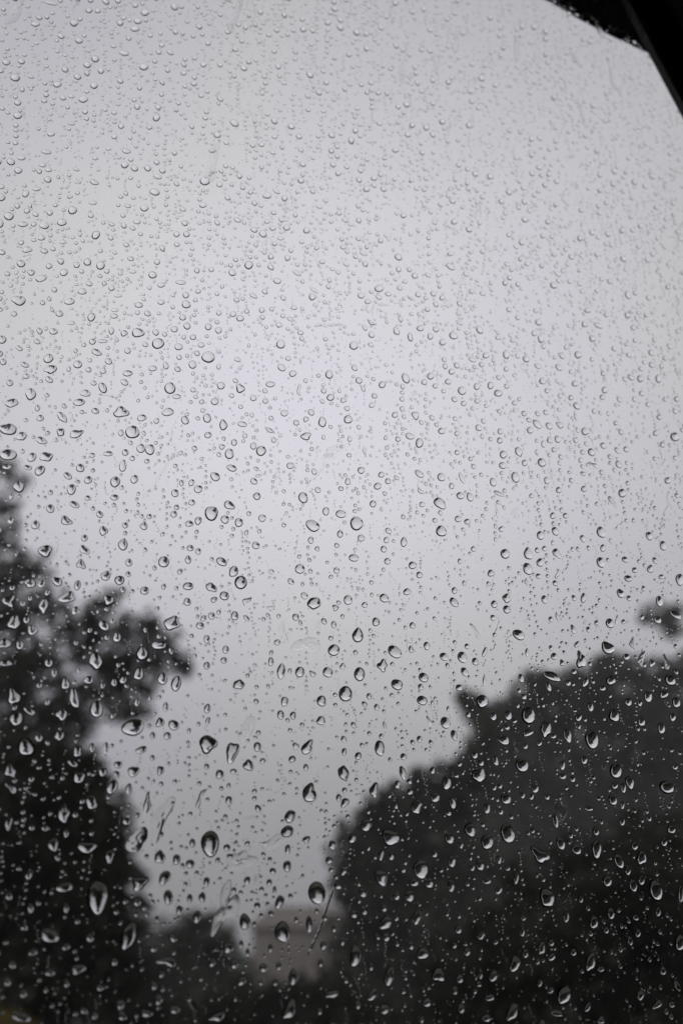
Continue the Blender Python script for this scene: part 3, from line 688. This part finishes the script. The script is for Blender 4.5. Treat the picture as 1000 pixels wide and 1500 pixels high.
102.77,11.91,0.94,0.75,-13,o 31.93,-17.14,0.72,0.67,30,o -19.25,198.18,0.85,1.32,-87,o -40.19,210.05,0.6,1.86,-94,o 85.79,59.94,0.86,0.97,36,o -31.27,73.35,0.64,0.97,83,o 86.2,-6.78,0.64,0.96,4,o -17.29,207.57,1.28,0.91,-28,o
-31.16,99.47,0.68,1.03,-72,o 69.53,22.79,0.54,1.24,-5,s -13.82,90,0.88,0.8,-17,o 70.85,-6.06,0.73,0.79,8,o 103.4,-25.73,0.74,0.79,38,o -25.65,185.02,0.94,1.09,27,o -25.26,114.44,0.9,0.85,-34,o -14.84,27.95,0.58,0.87,-11,o
54.12,-35.69,0.61,0.75,-6,o 118.25,-8.61,0.73,0.89,17,o 119.73,-21.75,0.72,0.86,18,o -26.93,129.15,0.82,0.97,-67,i -6.93,120.24,1,0.81,-19,o 77.03,30.97,0.9,0.76,-15,o 73.29,123.44,0.93,1.11,44,o 72.88,97.08,1.03,0.89,-38,o
24.19,86.15,0.8,0.95,7,o 13,87.5,0.84,0.88,36,o 54.82,74.71,0.83,0.95,18,o 77.26,73.33,0.99,0.85,-30,o 46.75,65.99,0.75,0.98,4,o 107.58,47.51,0.68,1.18,-11,i 100.18,32.75,0.65,1.13,-19,o 91.37,-21.7,0.56,0.98,17,o
116.19,93.22,0.62,1.61,-54,s -6.29,159.66,0.77,1.22,-77,o -21.91,154.2,0.74,1.19,-76,o 88.54,81.54,0.56,1.58,-72,o 83.71,39.98,0.53,1.34,23,i 109.15,4.89,0.6,1.1,-87,o 117.67,2.24,0.68,0.97,11,o 138.45,122.73,0.86,1.37,5,o
120.58,137.01,0.77,1.55,-75,o -16.82,210.52,1.23,0.91,-31,o -34.69,160.79,0.68,1.28,-91,o 2.65,128.7,0.63,1.32,-96,o 87.76,76.85,0.4,2.1,-9,s -5.83,80.37,0.77,0.85,0,o 98,100.88,0.89,1.07,42,o 138.46,91.48,0.9,1.14,50,o
-35.99,99.44,0.74,0.87,-7,o 39.59,122.7,0.49,1.81,-89,s 48.59,4.93,0.62,0.86,-2,o 10.65,69.82,0.84,0.77,-17,o 11.31,58.66,0.82,0.75,-11,o -12.41,-3.25,0.71,0.59,13,o 4.12,-27.7,0.58,0.66,-33,o 34.8,-10.37,0.62,0.76,-60,o
59.44,-17.25,0.7,0.71,-12,o 105.96,99.33,0.88,1.11,25,o 102.23,86.91,0.86,1.06,25,o 2.32,114.98,0.92,0.85,-49,o -9.6,111.74,0.83,0.89,36,i 97.54,-33.29,0.61,0.83,52,o 83.26,99.48,0.89,1.01,-45,o -26.78,73.82,0.57,0.99,-79,o
4.63,96.6,0.64,1.1,80,o -43.1,201.59,1.19,0.81,-24,o 83.45,33.17,0.42,1.55,7,s 21.04,33.32,0.73,0.74,-49,o 23.32,99.08,0.81,0.91,16,o 53.36,122.32,0.87,1.03,26,o 58.82,60.32,0.87,0.8,-46,o 67.02,57.68,0.88,0.8,-41,o
107.43,121.29,0.9,1.13,-56,o -48.39,186.74,1.04,0.85,-31,o 82.94,111.6,0.84,1.09,17,o 66.9,126.62,1.07,0.88,-35,o 39.6,63.62,0.73,0.89,5,o 19.43,86.44,0.75,0.89,6,o 121.17,116.47,0.89,1.13,34,o 112.13,117.06,1.11,0.89,-39,o
85.75,121.5,0.88,1.07,46,o -24.5,190.55,0.86,1.08,10,o 4.06,118.66,0.82,0.91,20,o -13.34,100.77,0.78,0.84,9,o -12.66,111.87,0.79,0.87,11,i -8.23,107.11,0.79,0.86,13,o 53.27,126.05,0.52,1.67,-66,s 35.18,-25.11,0.5,0.81,-6,o
7.1,16.09,0.6,0.75,-11,o 34.17,-12.62,0.61,0.7,-11,o 109.91,-29.08,0.88,0.57,-3,o 8.15,176.9,1.06,0.89,-49,o 123.59,67.36,0.83,0.99,-89,o -32.29,134.94,0.87,0.81,-46,o 34.39,151.25,1.05,0.87,-38,o 28.92,151.01,1.04,0.87,-38,o
49.5,14.84,0.57,0.89,-1,o 50.44,-23.82,0.57,0.73,-5,o 6.23,153.29,1.03,0.81,-26,o 111.7,71.85,0.79,1.01,-9,o 117.33,69.84,0.74,1.07,14,o -2.12,127.01,0.96,0.76,-20,o -14.39,108.71,1.24,0.52,-10,o 103.47,50.21,0.47,1.49,-13,s
67.27,79.71,0.54,1.31,-42,s 56.85,82.77,0.89,0.78,-34,o 46.2,56.72,0.73,0.82,14,o 58.51,65.73,0.76,0.86,20,o -15.02,165.82,0.7,1.16,-93,o 45.92,-27.9,0.51,0.76,-4,o 77.18,-4,0.57,0.85,2,o -40.29,157.54,0.99,0.73,-20,o
-34.3,166.65,1.02,0.75,-22,o 46.02,43.57,0.66,0.84,2,o 24.96,9.49,0.57,0.77,89,o 70.4,11.71,0.66,0.78,6,o 67.22,18.53,0.66,0.8,6,o 48.22,79.84,0.7,0.95,5,o 75.81,114.92,0.83,0.99,33,o 112.91,85.87,0.82,0.99,48,o
105.56,84.62,0.81,0.97,47,o -13.99,123.89,0.75,0.89,3,o 104.05,61.61,0.55,1.29,-12,s 32.45,137.35,0.61,1.32,-65,o -7.36,85.2,0.66,0.86,-4,o 132.99,15.48,0.74,0.85,46,o 96.05,91.13,0.79,0.99,22,o 79.73,72.89,0.93,0.75,-22,o
103.48,77.23,0.79,0.96,25,o 16.56,121.91,0.9,0.8,-44,o -12.87,68.07,0.79,0.64,-7,o -1.63,122.06,0.9,0.75,-22,o 30.52,-25.92,0.44,0.8,-6,o -35.4,149.01,1.04,0.64,-16,o 21.39,128.28,0.65,1.11,-64,o 119.92,51,0.52,1.3,17,s
48.49,-21.32,0.52,0.74,-4,o -33,103.57,0.61,0.9,-58,o 53.38,48.94,0.76,0.71,-40,o 31.2,11.96,0.67,0.63,6,o 65.01,6.85,0.71,0.64,-11,o 58.6,81.22,0.76,0.84,36,o 58.78,21,0.39,1.22,-1,s 40.9,11.08,0.62,0.7,-3,o
52.36,88.35,0.44,1.47,-11,s -2.73,47.38,0.62,0.71,-10,o 114.66,33.31,0.87,0.69,-18,o 89.15,96.64,0.78,0.94,28,o 74.78,111.75,0.94,0.8,-43,o -31.33,142.62,0.74,0.86,6,o 0.3,142.83,0.78,0.9,18,o -26.79,88.81,0.58,0.85,-8,o
105.33,11.37,0.67,0.78,22,o 32.67,-4.87,0.34,1.12,79,s 117.47,141.5,1.14,0.82,-29,o 52.93,172.92,1.06,0.84,-39,o 117.97,6.02,0.56,0.93,8,o 108.62,152.08,0.71,1.32,-61,o 94.62,7.01,0.6,0.8,8,o 79.74,-8.68,0.57,0.75,4,o
-9.94,144.49,0.92,0.72,-22,o 108.35,43.77,0.53,1.07,44,o 94.82,40.7,0.51,1.07,4,o 35.38,-14.09,0.41,0.84,-4,o 123.73,98.45,0.72,1.04,-49,o -21.44,147.88,1.07,0.58,-15,o -22.19,112.39,1,0.52,-11,o 0.52,89.46,0.67,0.75,4,o
-23.32,42.36,0.58,0.64,-25,o -3.89,-20.44,0.57,0.5,30,o 89.35,99.3,0.76,0.9,40,o 136.08,105.41,0.79,1,47,o 107.11,77.65,0.88,0.74,-41,o 126.16,64.75,0.89,0.73,-35,o 23.83,124.44,0.73,0.87,16,o 26.38,98.71,0.79,0.72,-47,o
46.35,101.97,0.83,0.74,-42,o 67.65,76.09,0.82,0.71,-29,o 100.81,21.05,0.82,0.61,-11,o 97.13,19.19,0.66,0.74,29,o 36.56,-31.55,0.54,0.58,-29,o 88.94,71.94,0.88,0.69,-20,i 92.41,7.19,0.6,0.75,10,o 25.2,150,0.94,0.73,-27,o
59.15,184.25,1.08,0.8,-32,o 37.19,133.09,0.52,1.27,-59,o 111.7,107.13,0.44,1.62,-6,s 121.12,89.5,0.46,1.49,-23,s 29.03,-24.37,0.44,0.67,-7,o 105.92,-14.83,0.53,0.75,8,o 101.67,97.33,0.64,1.03,-1,i -34.99,156.55,0.88,0.66,-20,o
-33.37,155.43,0.88,0.65,-20,o 7.29,171.42,1,0.69,-23,o -10.34,133.2,0.64,0.88,-83,o 50.5,147.18,0.56,1.25,-79,o 107.17,36.84,0.67,0.76,46,o 63.66,-9.52,0.6,0.58,-9,o 79.11,105.98,0.86,0.73,-39,o 96.44,105.6,0.9,0.73,-37,o
137.68,110.57,0.99,0.76,-34,o -17.24,173.48,0.73,0.88,13,o 42.47,172.12,0.78,0.96,29,o 98.71,60.46,0.82,0.67,-24,o 7.84,74.36,0.56,0.78,-3,o 7.35,-19.01,0.47,0.58,-16,o 127.16,52.24,0.66,0.85,23,o 93.54,18.29,0.6,0.72,15,o
2.39,200.19,0.95,0.78,-49,o 52.03,132.18,0.9,0.71,-28,o 32.23,126.69,0.85,0.7,-27,o 25.46,162.13,0.64,1.03,-64,o -12.48,117.78,0.92,0.54,-12,o 104.19,-1.19,0.54,0.74,9,o -12.2,121.95,1.04,0.47,-12,o 82.93,107.26,0.7,0.83,37,o
77.15,91.59,0.68,0.79,39,o 100.69,67.95,0.78,0.67,-39,o -9.4,129.55,0.89,0.55,-14,o -27.1,134.75,0.86,0.55,-15,o 104.74,96.08,0.88,0.67,-25,o -18.55,169.66,0.71,0.81,27,o 133.83,63.69,0.88,0.63,-19,o 77.62,62.22,0.62,0.75,16,o
10.02,134.02,0.77,0.69,-44,o 68.94,132.91,0.88,0.71,-35,o 64.13,135.56,0.47,1.31,-53,s 78.23,130.39,0.56,1.12,-67,o 46.04,63,0.69,0.61,-22,o 121.4,96.22,0.71,0.84,-52,o -27.84,210.96,0.89,0.72,-42,o 20.44,176.68,0.91,0.7,-30,o
39.09,142.2,0.88,0.66,-23,o 27.5,147.26,0.93,0.59,-18,o 45.71,142.76,0.63,0.9,-65,o 8.89,-17.88,0.46,0.51,-39,o 19.98,123.38,0.65,0.73,32,o 56.38,132.02,0.37,1.48,-96,s 75.6,152.14,0.91,0.68,-29,o -9.54,203.91,0.85,0.71,-49,o
53.56,203.84,0.97,0.73,-40,o 95.36,58.58,0.4,1.1,-8,s -27.06,115.32,0.36,1.09,-43,s -29.78,171.24,0.54,0.89,-85,o 37.49,159.68,0.57,0.98,-80,o 138.57,162.75,0.77,0.93,-55,o 23.71,174.78,0.66,0.85,-61,o 76.97,13.42,0.59,0.53,-16,o
47.42,-9.86,0.53,0.48,3,o 31.05,155.58,0.59,0.86,6,o -41.79,183.7,0.55,0.84,-76,o -26.77,157.15,0.52,0.83,-76,o -22.51,161.67,0.74,0.59,-26,o -21.99,177.87,0.61,0.76,-51,o 23.93,180.27,0.85,0.63,-29,o -19.61,165.48,0.8,0.53,-19,o
-17.23,126.75,0.48,0.75,-75,o 48.64,-11.27,0.47,0.48,-46,o 107.8,158.37,0.89,0.62,-27,o -12.96,206.4,0.78,0.64,-45,o 33.25,147.32,0.75,0.59,-27,o 95.78,158.7,0.62,0.83,-51,o 21.45,187.53,0.78,0.56,-27,o 37.48,192.81,0.81,0.57,-28,o
-41.89,195.2,0.64,0.54,-42,o 36.63,187.86,0.74,0.56,-33,o 28.2,209.51,0.76,0.58,-37,o 75.33,191.36,0.81,0.57,-31,o 51.7,165.26,0.58,0.68,-39,o -34.18,193.24,0.69,0.48,-24,o 81.72,153.87,0.69,0.53,-32,o 37.46,223.38,0.57,0.74,41,o
47.24,212.34,0.78,0.51,-28,o 28.53,196.51,0.73,0.49,-26,o 42.67,185.98,0.67,0.48,-29,o
'''

GAP = 0.00006
def drop_vf(x, z, a, b, ang, form, rng, segs, rings):
    """a bead of water on the pane: flat base, dome sagging downwards; in metres relative to its own centre"""
    th = np.linspace(0, 2 * np.pi, segs, endpoint=False)
    cx, cz = np.sin(th), np.cos(th)            # th = 0 points along the long axis, upwards
    k = np.ones(segs)
    if form in 'ot':
        for h, amp in ((2, .03), (3, .03), (4, .015)):
            k += amp * rng.normal() * np.cos(h * th + rng.random() * 6.28)
    if form in 'iu':
        for h, amp in ((2, .07), (3, .10), (4, .055), (5, .035)):
            k += amp * math.sqrt(min(a, b) / max(a, b)) * rng.normal() * np.cos(h * th + rng.random() * 6.28)
    if form == 'f':
        for h, amp in ((2, .18), (3, .16), (4, .12), (5, .08), (7, .05)):
            k += amp * rng.normal() * np.cos(h * th + rng.random() * 6.28)
        k = np.clip(k, .45, 1.5)
    lx, lz = a * cx * k, b * cz * k
    if form == 't':
        lx = lx * (1 - .45 * np.clip(cz, 0, 1) ** 1.2)
    if form == 'u':
        lx = lx * (1 - .45 * np.clip(-cz, 0, 1) ** 1.2)
    if form == 's':
        w = rng.normal() * .55
        lx = lx * (.8 + .3 * np.sin(cz * 3 + rng.random() * 6)) + w * a * np.sin(cz * 2.6 + rng.random() * 6)
    r = math.radians(ang)
    ox = lx * math.cos(r) + lz * math.sin(r)
    oz = -lx * math.sin(r) + lz * math.cos(r)
    R = math.sqrt(a * b) if form != 's' else a * 1.2
    if form == 'f':
        H = .09 * min(a, b)
    else:
        ca = rng.normal(60, 4) if R > .55 else rng.normal(60, 5)      # contact angle, degrees
        H = min(a, b) * math.tan(math.radians(max(24, ca)) / 2) * (1.1 if b > 1.3 * a else 1.0)
    m = min(a, b)
    Rs = (m * m + H * H) / (2 * H)
    sag = rng.uniform(.13, .23)      # the front foot of a bead is steep, its back shallow
    sx, sz = rng.normal() * .04 * min(a, b), -sag * min(b, 1.5 * a, float(np.abs(oz).max())) * (1 if form not in 'sf' else .3)
    V = []
    for j in range(rings):
        rho = math.cos(.5 * math.pi * j / rings)      # 1 at the edge, denser there
        zz = math.sqrt(max(0, Rs * Rs - (rho * m) ** 2)) - (Rs - H)
        if form == 'f':
            zz = H * (1 - rho ** 2) ** .8 * np.ones(segs) * (1 + .5 * np.sin(th * 3 + j * 1.3) * (1 - rho))
        q = (1 - rho * rho)
        V.append(np.stack([ox * rho + sx * q, np.full(segs, 0.) + zz, oz * rho + sz * q], axis=1))
    V.append(np.array([[sx, H, sz]]))
    V = np.concatenate(V) * .001
    V[:, 1] += GAP
    return V

_top = {}
def drop_faces(segs, rings):
    key = (segs, rings)
    if key not in _top:
        T = []
        for j in range(rings - 1):
            for i in range(segs):
                p, q = j * segs + i, j * segs + (i + 1) % segs
                T += [(p, q, q + segs), (p, q + segs, p + segs)]
        ap = rings * segs
        o = (rings - 1) * segs
        for i in range(segs):
            T.append((o + i, o + (i + 1) % segs, ap))
        nd = len(T)
        for i in range(1, segs - 1):
            T.append((0, i + 1, i))
        sm = np.zeros(len(T), dtype=bool); sm[:nd] = True
        _top[key] = (np.array(T, dtype=np.int32)[:, ::1], sm)
    return _top[key]

def picture_place(x, z):
    """where in the photo (fractions across and down) a point of the pane lies: only for wording labels"""
    v_ = Vector(P(x, z, GLASS_Y)) - CAM
    f_ = v_.y * math.cos(PITCH) + v_.z * math.sin(PITCH)
    u_ = -v_.y * math.sin(PITCH) + v_.z * math.cos(PITCH)
    return (500 + FPX * v_.x / f_) / 1000, (750 - FPX * u_ / f_) / 1500

ONES = 'zero one two three four five six seven eight nine ten eleven twelve thirteen fourteen fifteen sixteen seventeen eighteen nineteen'.split()
TENS = '_ _ twenty thirty forty fifty sixty seventy eighty ninety'.split()
def in_words(n):
    n = max(0, min(100, n))
    if n == 100: return 'a-hundred'
    if n < 20: return ONES[n]
    return TENS[n // 10] + ('-' + ONES[n % 10] if n % 10 else '')

SPECIAL = {}
rows = []
for e in DROPS.split():
    q = e.split(',')
    rows.append((float(q[0]), float(q[1]), float(q[2]), float(q[3]), float(q[4]), q[5]))
rngd = np.random.default_rng(77)
def behind(fx, fy):
    x, y = fx * 1000, fy * 1500
    if 370 < x < 495 and 1325 < y < 1462: return 'the brown house'
    if x > 640 and y > 1462 - (x - 640) * .72: return 'the added dark bush'
    if x > 690 and y > 1000 + max(0, (780 - x)) * 1.1: return 'the tall dark tree'
    if 500 < x <= 720 and y > 1290 - (x - 500) * .65: return 'the shorter dark tree'
    if 355 < x <= 640 and y >= 1455: return 'the low dark hedge'
    if 490 < x <= 520 and y > 1280: return 'the shorter dark tree'
    if x < 205 and y > 1285: return 'the dark tree at left'
    if x < 185 and y > 1100: return 'the dark tree at left'
    if x < 275 and y > 880 and y < 1060: return 'the ragged grey boughs'
    if x < 60 and 680 < y <= 880: return 'the ragged grey boughs'
    if 200 < x <= 360 and y > 1355: return 'the feathery shrub'
    return 'pale sky'
def shape_word(a, b, ang, form):
    l = max(a, b) / min(a, b)
    if form == 's': return 'thin streak-like'
    if form == 't': return 'pear-shaped'
    if form == 'u': return 'tapering'
    if form == 'i': return 'uneven' if l < 1.5 else 'long uneven'
    return 'round' if l < 1.18 else ('oval' if l < 1.6 else 'long oval')

used, single, rest = set(), 0, []
for (x, z, a, b, ang, form) in rows:
    fx, fy = picture_place(x, z)
    if form == 'f':
        segs, rings = 40, 8
    elif single < 300:
        segs, rings = 28, 8
    else:
        rest.append((x, z, a, b, ang, form))
        continue
    V = drop_vf(x, z, a, b, ang, form, rngd, segs, rings)
    T_, sm = drop_faces(segs, rings)
    film = form == 'f'
    o = fast_mesh('water_smear' if film else 'raindrop', V, T_, M['water'], None, sm, M['wet_base'])
    o.location = P(x, z, GLASS_Y)
    o.rotation_euler = ON_PANE
    size = 'large ' if a * b > 2.4 else ('small ' if a * b < .75 else '')
    px, py = int(round(fx * 100)), int(round(fy * 100))
    if film:
        lab = 'thin film of water smeared on the glass, %s percent across and %s percent down' % (in_words(px), in_words(py))
        tag(o, lab, 'water smear', 'water smears on the car window')
    else:
        lab = '%s%s raindrop over %s, %s percent across, %s percent down' % (size, shape_word(a, b, ang, form), behind(fx, fy), in_words(px), in_words(py))
        if lab in used:
            lab = lab.replace('raindrop over', 'raindrop lower over' if True else '')
        used.add(lab)
        tag(o, lab, 'raindrop', 'raindrops on the car window')
        single += 1

# thin rivulets left by drops that ran
def rivulet(pts, w, h, label):
    V, F = [], []
    n = 7
    P2 = []
    for i in range(len(pts) - 1):
        for t in range(5):
            P2.append(Vector(pts[i]).lerp(Vector(pts[i + 1]), t / 5))
    P2.append(Vector(pts[-1]))
    rr = random.Random(len(label))
    c0 = P2[len(P2) // 2]
    for i, p in enumerate(P2):
        t = (P2[min(i + 1, len(P2) - 1)] - P2[max(i - 1, 0)]).normalized()
        s = Vector((t.y, -t.x))
        ww = w * (.65 + .7 * rr.random()) * (0.15 if i in (0, len(P2) - 1) else 1)
        for k in range(n):
            f_ = k / (n - 1) * 2 - 1
            q = p + s * f_ * ww
            V.append(((q.x - c0.x) / 1000, GAP + h / 1000 * (1 - f_ * f_) * (ww / w), (q.y - c0.y) / 1000))
    m = len(P2)
    for i in range(m - 1):
        for k in range(n - 1):
            F.append((i * n + k, i * n + k + 1, (i + 1) * n + k + 1, (i + 1) * n + k))
    nd = len(F)
    for i in range(m - 1):
        F.append((i * n, (i + 1) * n, (i + 1) * n + n - 1, i * n + n - 1))
    o = mesh_obj('water_rivulet', V, F, M['water'], None, [True] * nd + [False] * (len(F) - nd))
    o.location = P(c0.x, c0.y, GLASS_Y)
    o.rotation_euler = ON_PANE
    tag(o, label, 'water streak', 'rivulets on the car window')
for pts_, w_, h_, lab_ in (
    ([(48.18, -13.17), (47.48, -15.3), (46.3, -18.57), (45.63, -21.11), (44.93, -22.71), (44.08, -24.31), (43.78, -25.44), (42.96, -26.43)], 0.34, 0.34, 'thin dark rivulet slanting down beside the brown house'),
    ([(5.68, 84.22), (5.71, 82.05), (4.62, 79.93), (3.65, 77.17), (2.18, 75.16), (2.15, 72.75), (0.13, 71.0), (-0.53, 69.44)], 0.3, 0.05, 'faint jagged rivulet on pale sky in the left half of the glass'),
    ([(-13.8, 94.41), (-12.15, 94.53), (-10.76, 94.49), (-9.04, 94.12)], 0.25, 0.06, 'short faint wavy streak of water near the middle of the left side'),
    ([(42.24, 84.77), (41.5, 82.48), (39.68, 79.7), (38.48, 78.83), (38.16, 76.99)], 0.28, 0.06, 'faint crooked rivulet on pale sky close to the centre of the glass'),
    ([(138.18, 88.64), (137.57, 86.13), (138.01, 84.66), (136.32, 82.18), (135.68, 80.06), (134.86, 78.27)], 0.28, 0.1, 'crooked narrow rivulet on pale sky close to the edge at right'),
    ([(87.38, 49.43), (87.53, 47.95), (86.85, 46.1), (85.85, 43.95), (86.38, 42.23), (85.9, 40.73)], 0.22, 0.1, 'short wriggling rivulet on pale sky above the shorter dark tree'),
    ([(82.66, 118.15), (82.23, 115.59), (81.64, 113.03)], 0.12, 0.06, 'short hairline streak of water high on pale sky'),
):
    rivulet(pts_, w_, h_, lab_)


# the finer rain: traced small drops and the countless beads between them, one mass
VV, FF, SS = [], [], []
base = 0
def add_small(x, z, a, b, ang, form, segs, rings):
    global base
    V = drop_vf(x, z, a, b, ang, form, rngd, segs, rings)
    V = V + np.array((x / 1000, 0, z / 1000))[None]
    T_, sm = drop_faces(segs, rings)
    VV.append(V); FF.append(T_ + base); SS.append(sm)
    base += len(V)
for r_ in rest:
    add_small(*r_, 20, 6)
cell = 6.0
gridd = {}
def put(x, z, r):
    gridd.setdefault((int(x // cell), int(z // cell)), []).append((x, z, r))
def free(x, z, r, gap):
    i, j = int(x // cell), int(z // cell)
    for di in (-1, 0, 1):
        for dj in (-1, 0, 1):
            for (X, Z, R) in gridd.get((i + di, j + dj), ()):
                if (X - x) ** 2 + (Z - z) ** 2 < (R + r + gap) ** 2:
                    return False
    return True
for (x, z, a, b, ang, form) in rows:
    if form == 'f':
        put(x, z, .6 * (a + b) / 2); continue
    L = max(a, b); s_ = min(a, b)
    r = math.radians(ang if b >= a else ang + 90)
    for t in ((-.6, 0, .6) if L > 1.4 * s_ else (0,)):
        put(x + math.sin(r) * L * t, z + math.cos(r) * L * t, s_ if L > 1.4 * s_ else (L + s_) / 2)
def inside_open(x, z):
    c = False
    n = len(OPEN)
    for i in range(n):
        (x1, z1), (x2, z2) = OPEN[i], OPEN[(i + 1) % n]
        if (z1 > z) != (z2 > z) and x < (x2 - x1) * (z - z1) / (z2 - z1) + x1:
            c = not c
    return c
def patchy(x, z):
    n = math.sin(x * .071 + 1.3 * math.sin(z * .043)) * math.cos(z * .083 + 1.1 * math.sin(x * .051)) + .5 * math.sin(x * .19 + z * .11)
    return .62 + .38 * n
def scatter(count, d0, d1, power, x0, x1, z0, z1, gap, segs, rings, trails=0.0, patch=0.0):
    made = tries = 0
    while made < count and tries < count * 4:
        tries += 1
        x, z = rngd.uniform(x0, x1), rngd.uniform(z0, z1)
        u = rngd.random()
        d_ = (d0 ** -power + u * (d1 ** -power - d0 ** -power)) ** (-1 / power)
        if not inside_open(x, z):
            continue
        if patch:
            if rngd.random() < patch * (1 - patchy(x, z)):
                continue
            d_ *= 1.10 - .30 * min(1, max(0, (x - 20) / 130)) * min(1, max(0, (z - 110) / 120))      # the rain thins out and gets finer towards the rear top corner
        run = 1
        if rngd.random() < trails:
            run = int(rngd.integers(3, 9))
        for k in range(run):
            r = d_ / 2 * (1 if run == 1 else rngd.uniform(.7, 1.1))
            if free(x, z, r, gap) and inside_open(x, z):
                e = 1 + abs(rngd.normal()) * .22
                fm = 'o' if rngd.random() < .8 else 'i'
                add_small(x, z, r / math.sqrt(e), r * math.sqrt(e), rngd.normal(-8, 38), fm, segs, rings)
                put(x, z, r)
                made += 1
            x += rngd.normal(.1, .25); z -= d_ * rngd.uniform(1.1, 2.2)
scatter(800, 1.3, 2.2, 2.2, -75, 180, 90, 285, .5, 16, 5, 0, .9)
scatter(4300, .58, 1.35, 1.3, -75, 180, 78, 285, .3, 14, 5, .10, .9)
scatter(1000, 1.0, 1.8, 2.2, -75, 180, -55, 285, .25, 14, 5)
scatter(6000, .55, 1.1, 1.8, -75, 180, -55, 285, .12, 12, 4, .05)
scatter(14000, .24, .6, 1.5, -75, 180, -55, 285, .05, 8, 3, .10)
scatter(1500, .6, 2.4, 1.8, -330, -75, -150, 260, .3, 10, 4)
scatter(500, .6, 2.4, 1.8, 180, 240, -190, 200, .3, 10, 4)

o = fast_mesh('fine_raindrops', np.concatenate(VV), np.concatenate(FF), M['water'], None, np.concatenate(SS), M['wet_base'])
o.location = P(0, 0, GLASS_Y)
o.rotation_euler = ON_PANE
tag(o, 'countless fine raindrops beaded all over the car window between the larger drops', 'raindrops', kind='stuff')
